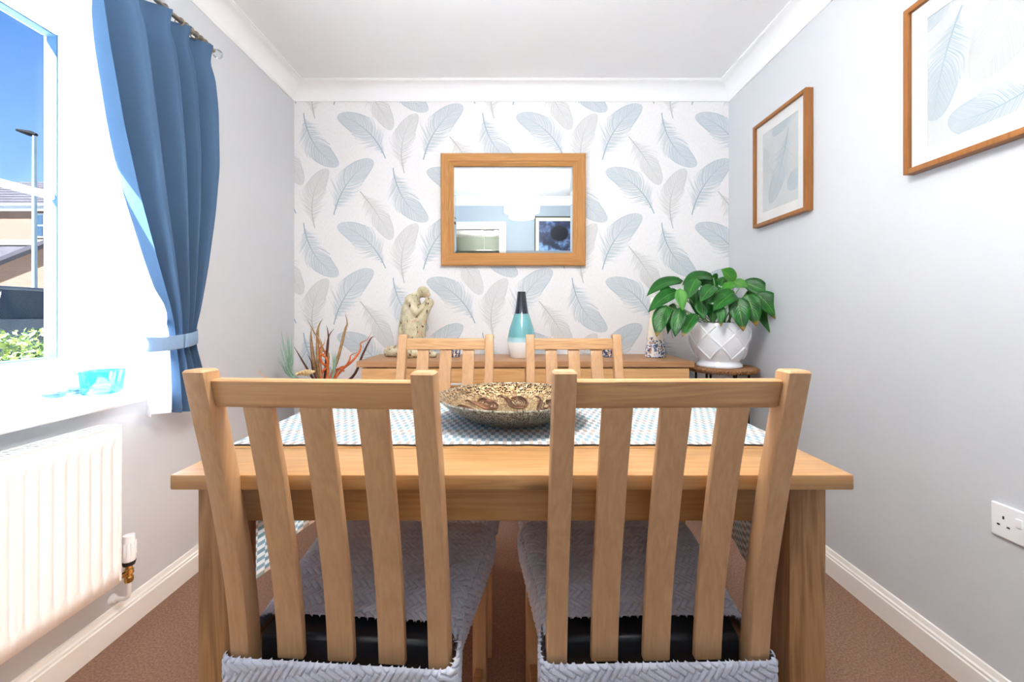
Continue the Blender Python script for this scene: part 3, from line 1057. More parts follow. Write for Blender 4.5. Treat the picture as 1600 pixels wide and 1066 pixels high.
def make_chair(loc, rz, label):
    c = thing('dining_chair', label, 'chair', loc, rz, 'oak slat-back dining chairs')
    for sx in (-1, 1):
        x = sx * 0.182
        slab('back_post', x - 0.018, x + 0.018, 0.0, 0.036, 0.0, 0.961, M['oak_v'], c, 30, 0.0035)
    slab('top_rail', -0.164, 0.164, 0.011, 0.033, 0.899, 0.945, M['oak_h'], c, 6, 0.0025)
    for k in (-1, 0, 1):
        slab('slat', k * 0.0945 - 0.0243, k * 0.0945 + 0.0243, 0.012, 0.026, 0.420, 0.900, M['oak_v'], c, 22, 0.002)
    # seat frame, front legs, stretchers
    slab('rear_rail', -0.164, 0.164, 0.004, 0.026, 0.345, 0.398, M['oak_h'], c, 4, 0.002)
    box('front_rail', -0.180, 0.180, 0.497, 0.519, 0.36, 0.425, M['oak_h'], c, 0.002)
    for sx in (-1, 1):
        box('front_leg', sx * 0.216 - sx * 0.036, sx * 0.216, 0.486, 0.522, 0.0, 0.430, M['oak_v'], c, 0.003)
        for nm, z0, z1, wd in (('side_rail', 0.36, 0.425, 0.011), ('stretcher', 0.075, 0.112, 0.010)):
            ys0, ys1 = s_at((z0 + z1) / 2) + 0.030, 0.490
            xs0, xs1 = sx * 0.182, sx * 0.198
            bm = bmesh.new()
            bm_box(bm, -wd, wd, ys0, ys1, z0, z1, 0.002)
            for v_ in bm.verts:
                v_.co.x += xs0 + (xs1 - xs0) * (v_.co.y - ys0) / (ys1 - ys0)
            from_bm(nm, bm, M['oak_v'] if nm == 'side_rail' else M['oak_h'], c, True, 40)
    # black upholstered pad
    bm = bmesh.new()
    bm_box(bm, -1, 1, 0.133, 0.520, 0.385, 0.453, 0.010, 3)
    for v_ in bm.verts:
        v_.co.x *= 0.160 + max(0, min(1, (v_.co.y - 0.15) / 0.03)) * 0.021 + (0.036) * max(0, (v_.co.y - 0.18)) / 0.34
    from_bm('seat_pad', bm, M['black_leather'], c, True, 40)
    seat_cover(c)
    rear_band(c)
    return c


def copy_thing(src, loc, rz, label):
    r = src.copy(); col.objects.link(r)
    r.location = loc; r.rotation_euler = (0, 0, rz); r['label'] = label
    for ch in list(src.children):
        k = ch.copy(); col.objects.link(k); k.parent = r
        for g in list(ch.children):
            q = g.copy(); col.objects.link(q); q.parent = k
    return r


chA = make_chair((-0.318, 0.645, 0), math.radians(-4.0), 'near oak slat-back chair on the left, window side, its back to the viewer')
copy_thing(chA, (0.2645, 0.647, 0), math.radians(1.2), 'near oak slat-back chair on the right, its back to the viewer')
copy_thing(chA, (-0.277, 1.808, 0), PI, 'far oak chair behind the table in front of the kneeling figurine')
copy_thing(chA, (0.2585, 1.808, 0), PI, 'far oak chair behind the table, right of the banded bottle vase')

# ------------------------------------------------------------------ sideboard
SBX0, SBX1, SBY = -0.777, 0.911, 2.108
sb = thing('sideboard', 'long low oak sideboard with drawers against the feather wallpaper', 'sideboard', (0, 0, 0))
ST = 0.811
box('top', SBX0, SBX1, SBY, 2.488, ST - 0.03, ST, M['side_top'], sb, 0.002)
bx0, bx1, by0, by1 = SBX0 + 0.024, SBX1 - 0.024, SBY + 0.022, 2.486
side_v = wood('sideboard_oak_upright', srgb(214, 168, 114), srgb(178, 128, 78), 'Z', contrast=0.6)
box('side_panel', bx0, bx0 + 0.02, by0, by1, 0.08, ST - 0.033, side_v, sb, 0.001)
box('side_panel', bx1 - 0.02, bx1, by0, by1, 0.08, ST - 0.033, side_v, sb, 0.001)
box('divider', 0.058, 0.076, by0 + 0.004, by1, 0.08, ST - 0.033, side_v, sb, 0.001)
box('back_panel', bx0 + 0.02, bx1 - 0.02, by1 - 0.008, by1, 0.08, ST - 0.033, side_v, sb)
box('bottom_panel', bx0 + 0.02, bx1 - 0.02, by0 + 0.004, by1 - 0.008, 0.08, 0.1, M['side_x'], sb)
for sx in (bx0 + 0.03, bx1 - 0.08):
    for sy in (by0 + 0.02, by1 - 0.07):
        box('foot', sx, sx + 0.05, sy, sy + 0.05, 0, 0.08, side_v, sb, 0.003)
for xa, xb in ((bx0 + 0.001, 0.0655), (0.0685, bx1 - 0.001)):
    for k, (za, zb) in enumerate(((0.560, 0.7745), (0.332, 0.557), (0.102, 0.329))):
        d_ = box('drawer', xa, xb, SBY + 0.003, by0 - 0.001, za, zb, M['side_x'], sb, 0.0015)
        xm, zm = (xa + xb) / 2, (0.700 if k == 0 else (za + zb) / 2 + 0.02)
        bm = bmesh.new()
        bm_box(bm, xm - 0.11, xm + 0.11, SBY - 0.024, SBY - 0.014, zm - 0.005, zm + 0.005, 0.002)
        bm_box(bm, xm - 0.09, xm - 0.08, SBY - 0.016, SBY + 0.004, zm - 0.004, zm + 0.004)
        bm_box(bm, xm + 0.08, xm + 0.09, SBY - 0.016, SBY + 0.004, zm - 0.004, zm + 0.004)
        from_bm('handle', bm, M['chrome'], d_)

# ------------------------------------------------------------------ mirror
mr = thing('wall_mirror', 'rectangular wall mirror in a wide oak frame on the feather wallpaper', 'mirror', (0.0075, 2.500, 1.66 - 0.3285))
mr.rotation_euler = (math.radians(0.85), 0, 0)
MW, MH, FW = 0.849, 0.657, 0.075
# local: x across, z up from the bottom edge, -y into the room
def frame_side(name, a, b_, m_, parent, rise):
    """one mitred side; a and b_ are outer corners, profile towards the centre"""
    cx, cz = 0.0, MH / 2
    pr = [(0, 0.0), (0, 0.020), (0.006, 0.026), (0.048, 0.030), (0.052, 0.026), (0.056, 0.026), (FW, 0.016), (FW, 0.0)]
    vs, fs = [], []
    for (x, z) in (a, b_):
        sx, sz = (-1 if x > 0 else 1), (-1 if z > cz else 1)
        for t, h in pr: vs.append((x + sx * t, -h, z + sz * t))
    m2 = len(pr)
    for i in range(m2):
        j = (i + 1) % m2
        fs.append((i, j, m2 + j, m2 + i))
    bm = bmesh.new()
    bv = [bm.verts.new(v) for v in vs]
    for f in fs: bm.faces.new([bv[i] for i in f])
    bm.faces.new(bv[:m2]); bm.faces.new(bv[m2:][::-1])
    bmesh.ops.recalc_face_normals(bm, faces=bm.faces)
    return from_bm(name, bm, m_, parent)
w2 = MW / 2
frame_side('frame_rail', (-w2, 0), (w2, 0), M['frame_oak'], mr, 0)
frame_side('frame_rail', (-w2, MH), (w2, MH), M['frame_oak'], mr, 0)
frame_side('frame_stile', (-w2, 0), (-w2, MH), M['frame_oak_v'], mr, 0)
frame_side('frame_stile', (w2, 0), (w2, MH), M['frame_oak_v'], mr, 0)
g0x, g0z = w2 - FW, FW
bv_ = 0.014
vs = [(-g0x, -0.010, g0z), (g0x, -0.010, g0z), (g0x, -0.010, MH - g0z), (-g0x, -0.010, MH - g0z),
      (-g0x + bv_, -0.0115, g0z + bv_), (g0x - bv_, -0.0115, g0z + bv_), (g0x - bv_, -0.0115, MH - g0z - bv_), (-g0x + bv_, -0.0115, MH - g0z - bv_),
      (-g0x, -0.004, g0z), (g0x, -0.004, g0z), (g0x, -0.004, MH - g0z), (-g0x, -0.004, MH - g0z)]
fs = [(4, 5, 6, 7), (0, 1, 5, 4), (1, 2, 6, 5), (2, 3, 7, 6), (3, 0, 4, 7), (0, 8, 9, 1), (1, 9, 10, 2), (2, 10, 11, 3), (3, 11, 8, 0), (8, 11, 10, 9)]
mesh('mirror_glass', vs, fs, M['mirror'], mr)

# ------------------------------------------------------------------ framed feather prints on the right wall
def picture(yf, label, feathers, w_=0.397, h_=0.525, t_=0.035, mat_w=0.05):
    """yf: far edge along the wall; local y across the wall, z up from the centre"""
    zc = 1.492 + h_ / 2
    p = thing('framed_print', label, 'picture', (XR, yf - w_ / 2, zc))
    fw = 0.016
    y0, y1, z0, z1 = -w_ / 2, w_ / 2, -h_ / 2, h_ / 2
    box('frame_stile', -t_, -0.002, y0, y0 + fw, z0, z1, M['pic_oak'], p, 0.001)
    box('frame_stile', -t_, -0.002, y1 - fw, y1, z0, z1, M['pic_oak'], p, 0.001)
    box('frame_rail', -t_, -0.002, y0 + fw, y1 - fw, z0, z0 + fw, M['pic_oak'], p, 0.001)
    box('frame_rail', -t_, -0.002, y0 + fw, y1 - fw, z1 - fw, z1, M['pic_oak'], p, 0.001)
    bm = bmesh.new()
    a0, a1, c0, c1 = y0 + fw, y1 - fw, z0 + fw, z1 - fw
    for (u0, u1, v0, v1) in ((a0, a0 + mat_w, c0, c1), (a1 - mat_w, a1, c0, c1), (a0 + mat_w, a1 - mat_w, c0, c0 + mat_w), (a0 + mat_w, a1 - mat_w, c1 - mat_w, c1)):
        bm_box(bm, -0.0215, -0.0195, u0, u1, v0, v1)
    from_bm('mount', bm, M['mat_board'], p)
    box('print', -0.0192, -0.017, a0 + mat_w - 0.004, a1 - mat_w + 0.004, c0 + mat_w - 0.004, c1 - mat_w + 0.004,
        print_mat('feather_print_' + ('small' if yf > 2 else 'large'), feathers), p)
    box('glass', -0.0275, -0.0255, a0, a1, c0, c1, M['pic_glass'], p)
    return p


# U runs towards the viewer (right in the photo), V runs down, metres from the print's centre
picture(2.20, 'smaller-looking oak framed feather print above the potted plant', [
    ((0.062, -0.150), (-0.075, 0.165), -0.04, 0.15, 5.0, BLUE_F), ((-0.03, 0.03), (-0.16, -0.13), -0.05, 0.2, 13.0, GREY_F),
    ((0.16, -0.20), (-0.06, -0.17), 0.08, 0.2, 29.0, BLUE_F), ((0.19, 0.07), (0.055, 0.125), 0.02, 0.30, 41.0, BLUE_F)])
picture(1.354, 'larger-looking oak framed feather print nearest the viewer, cut by the photo edge', [
    ((-0.035, -0.165), (-0.115, 0.125), 0.05, 0.20, 7.0, BLUE_F), ((0.12, -0.34), (0.012, 0.075), -0.10, 0.22, 17.0, GREY_F),
    ((0.145, 0.145), (-0.075, 0.150), -0.08, 0.24, 31.0, BLUE_F), ((-0.02, -0.24), (-0.16, -0.16), 0.02, 0.2, 43.0, BLUE_F)])

# ------------------------------------------------------------------ double socket
sk = thing('wall_socket', 'white double switched plug socket low on the right wall', 'socket', (XR, 1.0555, 0.508))
box('plate', -0.009, 0.0, -0.0735, 0.0735, -0.043, 0.043, M['socket_white'], sk, 0.003, 3)
for s_ in (-1, 1):
    # local y: + is away from the viewer, which is left in the photo
    cy = 0.040 * -s_ if False else s_ * 0.044
    for k, (dy, dz, hw_, hh_) in enumerate(((0.0, 0.010, 0.002, 0.004), (-0.0111, -0.0112, 0.0032, 0.002), (0.0111, -0.0112, 0.0032, 0.002))):
        box('pin_hole', -0.0095, -0.004, cy + dy - hw_, cy + dy + hw_, dz - hh_, dz + hh_, M['dark'], sk)
    box('switch', -0.0125, -0.006, s_ * 0.0095 - 0.0065, s_ * 0.0095 + 0.0065, 0.0, 0.022, M['socket_white'], sk, 0.0015)
    lathe('screw', [(0.0, 0.0), (0.0028, 0.0)], M['chrome'], sk, 12) if False else None

# ------------------------------------------------------------------ radiator
RXF, RY0, RY1, RZ0, RZ1 = -1.200, -0.12, 1.298, 0.225, 0.705
rd = thing('radiator', 'white double panel radiator with vertical flutes under the window', 'radiator', (0, 0, 0))
def flute_panel(name, xf, sgn):
    ys = [RY0, RY0 + 0.012]
    hs = [0, 0]
    y = RY0 + 0.02
    pitch = 0.0328
    off = (1.245 - y) % pitch
    y = y + off - pitch / 2
    cols = [(RY0, 0.0), (RY0 + 0.004, 0.0)]
    g = RY0 + ((1.245 - RY0) % pitch)
    while g < RY1 - 0.02:
        if g > RY0 + 0.02:
            cols += [(g - 0.0075, 0.0), (g - 0.0045, -0.007), (g + 0.0045, -0.007), (g + 0.0075, 0.0)]
        g += pitch
    cols += [(RY1 - 0.004, 0.0), (RY1, 0.0)]
    rows = [(RZ0, 0), (RZ0 + 0.045, 0), (RZ0 + 0.058, 1), (RZ1 - 0.058, 1), (RZ1 - 0.045, 0), (RZ1, 0)]
    vs, fs = [], []
    for z, k in rows:
        for y_, h in cols: vs.append((xf + sgn * h * k, y_, z))
    n_ = len(cols)
    for i in range(len(rows) - 1):
        for j in range(n_ - 1): fs.append((i * n_ + j, i * n_ + j + 1, (i + 1) * n_ + j + 1, (i + 1) * n_ + j))
    o_ = mesh(name, vs, fs, M['rad_white'], rd, True, 60)
    md = o_.modifiers.new('sheet', 'SOLIDIFY'); md.thickness = 0.006; md.offset = -1 if sgn > 0 else 1
    return o_
flute_panel('front_panel', RXF, 1)
box('rear_panel', -1.268, -1.256, RY0, RY1, RZ0, RZ1, M['rad_white'], rd, 0.003)
for y0, y1 in ((RY0, RY0 + 0.006), (RY1 - 0.006, RY1)):
    box('side_cover', -1.268, RXF + 0.001, y0 - 0.001, y1 + 0.001, RZ0 + 0.006, RZ1 + 0.004, M['rad_white'], rd, 0.002)
bm = bmesh.new()
bm_box(bm, -1.268, -1.262, RY0, RY1, RZ1 - 0.002, RZ1 + 0.004)
bm_box(bm, RXF - 0.014, RXF + 0.001, RY0, RY1, RZ1 - 0.002, RZ1 + 0.004, 0.002)
y = RY0 + 0.01
while y < RY1 - 0.01:
    bm_box(bm, -1.262, RXF - 0.014, y, y + 0.006, RZ1 - 0.002, RZ1 + 0.003)
    y += 0.015
bm_box(bm, -1.238, -1.234, RY0, RY1, RZ1 - 0.002, RZ1 + 0.0032)
from_bm('top_grille', bm, M['rad_white'], rd)
for y in (0.15, 1.05):
    box('wall_bracket', XL, -1.266, y - 0.015, y + 0.015, 0.35, 0.60, M['rad_white'], rd)

vx, vy = -1.238, 1.365
rv = thing('radiator_valve', 'white and brass thermostatic valve at the end of the radiator', 'valve', (vx, vy, 0))
pr = [(0.0, 0.252), (0.017, 0.252), (0.0185, 0.262), (0.0165, 0.318), (0.0150, 0.334), (0.0, 0.336)]
lathe('head', [(r * 1.02, z) for r, z in pr], M['socket_white'], rv, 24)
bm = bmesh.new()
for k in range(12):
    a = 2 * PI * k / 12
    bm_box(bm, 0.0178 * math.cos(a) - 0.0014, 0.0178 * math.cos(a) + 0.0014, 0.0178 * math.sin(a) - 0.0014, 0.0178 * math.sin(a) + 0.0014, 0.272, 0.312)
from_bm('grip_rib', bm, M['socket_white'], rv)
lathe('collar', [(0.0, 0.236), (0.0155, 0.238), (0.0185, 0.250), (0.0, 0.253)], M['dark'], rv, 24)
lathe('body', [(0.0, 0.183), (0.0105, 0.183), (0.0125, 0.188), (0.0125, 0.200), (0.009, 0.203), (0.009, 0.208), (0.013, 0.211), (0.013, 0.224), (0.0095, 0.227), (0.0095, 0.237), (0.0, 0.237)], M['brass'], rv, 12)
tube('tail', [(0, 0, 0.217), (0, -0.030, 0.217), (0, -0.062, 0.217), (0, -0.068, 0.2275)], 0.008, M['brass'], rv, 10)
tube('pipe', [(0, 0, 0.185), (0, 0, 0.145), (-0.004, 0, 0.133), (-0.014, 0, 0.128), (-0.056, 0, 0.127)], 0.0065, M['gloss_white'], rv, 10)
tube('pipe_collar', [(-0.043, 0, 0.127), (-0.0545, 0, 0.127)], [0.011, 0.016], M['socket_white'], rv, 16)

# ------------------------------------------------------------------ curtain, lining, tieback, pole
PX_, PZ_ = -1.20, 2.108
pl = thing('curtain_pole', 'thin nickel curtain pole with rings above the window', 'curtain pole', (0, 0, 0))
tube('pole', [(PX_, -0.22, PZ_), (PX_, 1.700, PZ_)], 0.008, M['nickel'], pl, 12)
for yy in (1.69, -0.16):
    tube('bracket', [(XL, yy, PZ_ - 0.012), (PX_, yy, PZ_ - 0.012)], 0.006, M['nickel'], pl, 8)
    lathe('bracket_plate', [(0, 0), (0.02, 0), (0.02, 0.006), (0, 0.006)], M['nickel'], pl, 16).matrix_local = Matrix.Translation((XL, yy, PZ_ - 0.012)) @ Matrix.Rotation(PI / 2, 4, 'Y')
fin = [(0.0, 0.0), (0.009, 0.0), (0.010, 0.006), (0.017, 0.014), (0.019, 0.024), (0.014, 0.034), (0.0, 0.039)]
lathe('finial', fin, M['clear'], pl, 12).matrix_local = Matrix.Translation((PX_, 1.70, PZ_)) @ Matrix.Rotation(-PI / 2, 4, 'X')
for yy in (1.35, 1.455, 1.525, 1.55, 1.572, 1.598, 1.622, 1.645, 1.668):
    tube('ring', [(PX_ + 0.014 * math.cos(a), yy + 0.003 * math.cos(a), PZ_ - 0.004 + 0.014 * math.sin(a)) for a in np.linspace(0, 2 * PI, 17)], 0.0024, M['nickel'], pl, 6)

cu = thing('curtain', 'gathered blue curtain with white lining held by a tieback beside the window', 'curtain', (0, 0, 0))
# rows: z, leading edge Y, trailing edge Y, mean X, fold depth
rows = [(2.098, 1.235, 1.712, -1.198, 0.030), (2.035, 1.236, 1.708, -1.200, 0.016), (1.975, 1.236, 1.705, -1.194, 0.036),
        (1.85, 1.245, 1.706, -1.185, 0.040), (1.62, 1.285, 1.700, -1.180, 0.042), (1.43, 1.335, 1.672, -1.180, 0.040),
        (1.22, 1.415, 1.642, -1.188, 0.032), (1.06, 1.484, 1.618, -1.198, 0.022), (0.985, 1.512, 1.606, -1.206, 0.016),
        (0.93, 1.516, 1.608, -1.206, 0.016), (0.86, 1.524, 1.628, -1.204, 0.020), (0.78, 1.530, 1.645, -1.202, 0.024), (0.69, 1.534, 1.655, -1.202, 0.026)]
def row_at(z, rows):
    zs = [r[0] for r in rows][::-1]
    return [float(np.interp(z, zs, [r[k] for r in rows][::-1])) for k in range(1, 5)]
def drape(name, rows, nfold, phase, m_, parent, xoff=0.0, nu=130, nz=90, lead=None):
    zz = np.linspace(rows[0][0], rows[-1][0], nz)
    Pn = np.zeros((nz, nu, 3))
    for i, z in enumerate(zz):
        y0, y1, x, am = row_at(z, rows)
        # smooth the key rows a little
        for dz in (-0.025, 0.025):
            zq = min(rows[0][0], max(rows[-1][0], z + dz))
            q = row_at(zq, rows)
            y0 += q[0]; y1 += q[1]; x += q[2]; am += q[3]
        y0 /= 3; y1 /= 3; x /= 3; am /= 3
        for j in range(nu):
            u = j / (nu - 1)
            uu = u + 0.035 * math.sin(u * 9.0 + 1.0)
            ph = 2 * PI * nfold * uu + phase
            f = math.sin(ph) + 0.28 * math.sin(2 * ph + 0.8 + z * 0.6)
            Pn[i, j] = (x + xoff + am * 1.22 * f, y0 + (y1 - y0) * (u + 0.022 * math.cos(ph)), z)
    return grid_mesh(name, Pn, None, m_, parent)
drape('cloth', rows, 4.4, 2.4, M['curtain'], cu)
# heading tape: gathered band along the top
lrows = [(2.02, 1.300, 1.700, -1.262, 0.010), (1.62, 1.310, 1.690, -1.262, 0.012), (1.43, 1.330, 1.665, -1.258, 0.012), (1.22, 1.355, 1.630, -1.248, 0.014),
         (1.06, 1.392, 1.605, -1.226, 0.014), (0.985, 1.412, 1.596, -1.228, 0.010), (0.93, 1.414, 1.597, -1.228, 0.010), (0.86, 1.410, 1.602, -1.226, 0.014),
         (0.78, 1.408, 1.612, -1.224, 0.018), (0.70, 1.406, 1.620, -1.224, 0.02)]
drape('lining', lrows, 3.0, 0.6, M['lining'], cu)
# tieback: a flat band round the gathered cloth, ends on a hook at the wall
tp = []
for a in np.linspace(0, 2 * PI, 49):
    tp.append((-1.216 + 0.056 * math.cos(a), 1.499 + 0.114 * math.sin(a)))
vs, fs = [], []
for i, (x, y) in enumerate(tp):
    sag = 0.012 * math.sin((i / 48) * 2 * PI - 0.6)
    for z in (0.935, 0.938, 0.981, 0.984):
        vs.append((x + (0.001 if z in (0.938, 0.981) else 0) * (1 if x > -1.216 else -1), y, z + sag))
for i in range(48):
    for k in range(3):
        fs.append((i * 4 + k, (i + 1) * 4 + k, (i + 1) * 4 + k + 1, i * 4 + k + 1))
o = mesh('tieback', vs, fs, translucent('pale_blue_tieback_cloth', srgb(140, 166, 196), 0.05, weave=900, var=0.04), cu, True)
o.modifiers.new('band', 'SOLIDIFY').thickness = 0.003
tube('tieback_hook', [(XL, 1.60, 0.955), (-1.275, 1.60, 0.955), (-1.262, 1.598, 0.965)], 0.004, M['nickel'], cu, 8)

# ------------------------------------------------------------------ things on the window sill
sg = thing('candle_holder', 'square turquoise glass candle holder on the window sill', 'candle holder', (-1.362, 1.405, WZ0), 0.25)
def loft(sections):
    """closed square-ish rings stacked; each (half, z)"""
    vs, fs = [], []
    n_ = 20
    for h_, z in sections:
        for k in range(n_):
            a = 2 * PI * k / n_ + PI / 4
            c, s = math.cos(a), math.sin(a)
            rr = 1.0 / (abs(c) ** 5 + abs(s) ** 5) ** 0.2
            vs.append((h_ * rr * c, h_ * rr * s, z))
    for i in range(len(sections) - 1):
        for k in range(n_):
            k2 = (k + 1) % n_
            fs.append((i * n_ + k, i * n_ + k2, (i + 1) * n_ + k2, (i + 1) * n_ + k))
    fs.append(tuple(range(n_ - 1, -1, -1)))
    m_ = (len(sections) - 1) * n_
    fs.append(tuple(range(m_, m_ + n_)))
    return vs, fs
V_, Q_ = loft([(0.038, 0.0), (0.042, 0.004), (0.048, 0.072), (0.047, 0.076), (0.040, 0.076), (0.034, 0.030), (0.022, 0.016), (0.008, 0.012)])
mesh('glass_body', V_, Q_, M['teal_glass'], sg, True, 50)
lathe('tealight', [(0.0, 0.0), (0.018, 0.0), (0.018, 0.012), (0.0, 0.012)], M['white_ceramic'], sg, 20, (0, 0, 0.0165))
for (px, py, lab) in ((128, 614, 'low clear glass dish on the sill next to the turquoise candle holder'), (85, 621, 'low clear glass dish on the sill nearest the photo edge')):
    d_ = (CAM_Z - WZ0) * F / (py - 490)
    q = P(px, py, d_)
    gd = thing('glass_dish', lab, 'dish', (q.x, q.y, WZ0), 0, 'clear glass dishes on the sill')
    lathe('glass_body', [(0.0, 0.0), (0.016, 0.0), (0.024, 0.003), (0.030, 0.012), (0.031, 0.0135), (0.028, 0.0125), (0.022, 0.006), (0.0, 0.005)], M['pale_glass'], gd, 24)

# ------------------------------------------------------------------ things on the sideboard
# kneeling figurine, head bowed on the raised knee
def meta_mesh(name, elems, res=0.006):
    mb = bpy.data.metaballs.new(name)
    mb.resolution = res; mb.render_resolution = res; mb.threshold = 0.6
    ob = bpy.data.objects.new(name + '_tmp', mb)
    col.objects.link(ob)
    for p0, p1, r0, r1 in elems:
        p0, p1 = Vector(p0), Vector(p1)
        L2 = (p1 - p0).length
        nn = max(1, int(L2 / (min(r0, r1) * 0.45)))
        for i in range(nn + 1):
            t = i / nn
            e_ = mb.elements.new()
            e_.co = p0.lerp(p1, t)
            e_.radius = (r0 + (r1 - r0) * t) * 1.62
            e_.stiffness = 2.2
    bpy.context.view_layer.update()
    dg = bpy.context.evaluated_depsgraph_get()
    me = bpy.data.meshes.new_from_object(ob.evaluated_get(dg), depsgraph=dg)
    bpy.data.objects.remove(ob)
    bpy.data.metaballs.remove(mb)
    me.materials.clear()
    return me


st = thing('figurine', 'weathered cream kneeling figurine with bowed head on the sideboard', 'figurine', (-0.545, 2.31, ST))
el = [((-0.010, 0, 0.055), (-0.012, 0, 0.150), 0.052, 0.054), ((-0.012, 0, 0.150), (-0.004, 0, 0.255), 0.052, 0.046),
      ((-0.004, 0, 0.255), (0.006, 0, 0.318), 0.046, 0.030), ((-0.005, -0.030, 0.312), (-0.005, 0.030, 0.312), 0.026, 0.026),
      ((0.010, 0, 0.330), (0.040, 0, 0.345), 0.019, 0.017), ((0.054, 0, 0.360), (0.070, 0, 0.352), 0.029, 0.026), ((0.088, 0, 0.345), (0.092, 0, 0.340), 0.008, 0.007),
      ((-0.004, -0.040, 0.310), (0.030, -0.046, 0.240), 0.017, 0.015), ((0.030, -0.046, 0.240), (0.072, -0.018, 0.290), 0.014, 0.012),
      ((-0.004, 0.040, 0.310), (0.030, 0.046, 0.240), 0.017, 0.015), ((0.030, 0.046, 0.240), (0.072, 0.018, 0.290), 0.014, 0.012),
      ((0.088, 0, 0.302), (0.094, 0, 0.296), 0.024, 0.022), ((0.088, 0.0, 0.290), (0.045, 0.0, 0.205), 0.019, 0.026), ((0.045, 0, 0.205), (0.0, 0, 0.120), 0.028, 0.040),
      ((0.060, -0.01, 0.225), (0.052, -0.015, 0.060), 0.018, 0.015), ((0.052, -0.015, 0.030), (0.125, -0.022, 0.016), 0.022, 0.014),
      ((-0.020, 0.015, 0.036), (-0.135, 0.018, 0.030), 0.034, 0.024), ((-0.020, -0.02, 0.034), (0.05, -0.015, 0.030), 0.036, 0.028), ((-0.135, 0.018, 0.030), (-0.142, 0.018, 0.018), 0.022, 0.016)]
me = meta_mesh('figure', el)
mz = min(v.co.z for v in me.vertices)
for v in me.vertices:
    if v.co.z < 0.012: v.co.z = max(v.co.z, 0.0)
link('figure', me, M['statue'], st, True)

q = P(815, 559, 2.30)
bv2 = thing('bottle_vase', 'tapering ceramic bottle vase banded navy, teal and white', 'vase', (q.x, 2.30, ST))
sc = 2.30 / F
bp = [(0.0, 0.0), (0.060, 0.0), (0.064, 0.003), (0.0745, 0.055), (0.0775, 0.080), (0.0765, 0.100), (0.0665, 0.155), (0.050, 0.205), (0.0370, 0.243), (0.0305, 0.285), (0.0245, 0.335), (0.0222, 0.3575), (0.0185, 0.3575), (0.0185, 0.33), (0.0, 0.33)]
lathe('body', bp, M['bottle'], bv2, 48, auto=60)

q = P(1024, 555, 2.32)
mc = thing('mosaic_vase', 'tall cream tapered vase with mirror mosaic foot behind the plant leaves', 'vase', (q.x, 2.32, ST))
lathe('body', [(0.0, 0.0), (0.052, 0.0), (0.0555, 0.004), (0.050, 0.06), (0.043, 0.12), (0.035, 0.20), (0.028, 0.28), (0.024, 0.325), (0.020, 0.325), (0.018, 0.30), (0.0, 0.30)], M['mosaic_cone'], mc, 36)
for px, lab in ((711.5, 'small mosaic glass candle cup on the sideboard beside the figurine'), (948, 'small mosaic glass candle cup on the sideboard right of the bottle vase')):
    q = P(px, 557, 2.36)
    cc = thing('candle_cup', lab, 'candle holder', (q.x, 2.33, ST), 0, 'mosaic candle cups')
    lathe('cup', [(0.0, 0.0), (0.026, 0.0), (0.030, 0.004), (0.036, 0.075), (0.033, 0.075), (0.027, 0.012), (0.0, 0.010)], M['mosaic'], cc, 28)
    lathe('candle', [(0.0, 0.0), (0.024, 0.0), (0.024, 0.03), (0.0, 0.032)], M['white_ceramic'], cc, 20, (0, 0, 0.0125))

# ------------------------------------------------------------------ stool and potted plant
SX, SYC, SZ = 1.100, 2.215, 0.776
sl = thing('plant_stool', 'round woven stool with thin black metal legs in the corner', 'stool', (SX, SYC, 0))
lathe('seat', [(0.0, SZ - 0.026), (0.150, SZ - 0.026), (0.166, SZ - 0.020), (0.171, SZ - 0.011), (0.166, SZ - 0.003), (0.150, SZ), (0.0, SZ)], M['wicker'], sl, 40)
parts = []
for k in range(72):                                    # raised strands wrapped over the rim
    a = 2 * PI * k / 72
    c_, s_ = math.cos(a), math.sin(a)
    parts.append(tube_data([(r * c_, r * s_, z) for r, z in ((0.145, SZ - 0.0048), (0.163, SZ - 0.005), (0.1715, SZ - 0.010), (0.165, SZ - 0.021), (0.150, SZ - 0.027))], 0.0042, 5))
V_, Q_ = merge(parts)
mesh('woven_rim', V_, Q_, M['wicker'], sl, True)
for k in range(6):
    a = PI / 6 + k * PI / 3
    c_, s_ = math.cos(a), math.sin(a)
    tube('leg', [(0.125 * c_, 0.125 * s_, SZ - 0.024), (0.120 * c_, 0.120 * s_, 0.35), (0.155 * c_, 0.155 * s_, 0.0)], 0.006, M['black_metal'], sl, 8)
tube('foot_ring', [(0.124 * math.cos(a), 0.124 * math.sin(a), 0.32) for a in np.linspace(0, 2 * PI, 33)], 0.005, M['black_metal'], sl, 6)

pp = thing('potted_plant', 'leafy green peace lily in a white lattice pot on the woven stool', 'plant', (1.070, 2.185, SZ))
PC = Vector((1.070, 2.185, SZ))
pot = [(0.0, 0.0), (0.104, 0.0), (0.110, 0.006), (0.108, 0.016), (0.096, 0.028), (0.098, 0.036), (0.118, 0.062), (0.134, 0.100), (0.142, 0.145), (0.143, 0.185), (0.138, 0.222), (0.135, 0.229), (0.126, 0.229), (0.128, 0.190), (0.0, 0.190)]
po = lathe('pot', pot, M['white_ceramic'], pp, 56, auto=60)
def pot_r(z): return float(np.interp(z, [p[1] for p in pot[2:11]], [p[0] for p in pot[2:11]]))
for k in range(7):
    for sgn in (-1, 1):
        pts = []
        for t in np.linspace(0, 1, 16):
            z = 0.046 + t * 0.165
            a = 2 * PI * k / 7 + sgn * (t * 1.15) + 0.3
            r = pot_r(z) + 0.0005
            pts.append((r * math.cos(a), r * math.sin(a), z))
        tube('lattice_rib', pts, 0.0056, M['white_ceramic'], po, 6)
lathe('soil', [(0.0, 0.0), (0.126, 0.0), (0.124, 0.012), (0.0, 0.016)], M['soil'], pp, 32, (0, 0, 0.191))


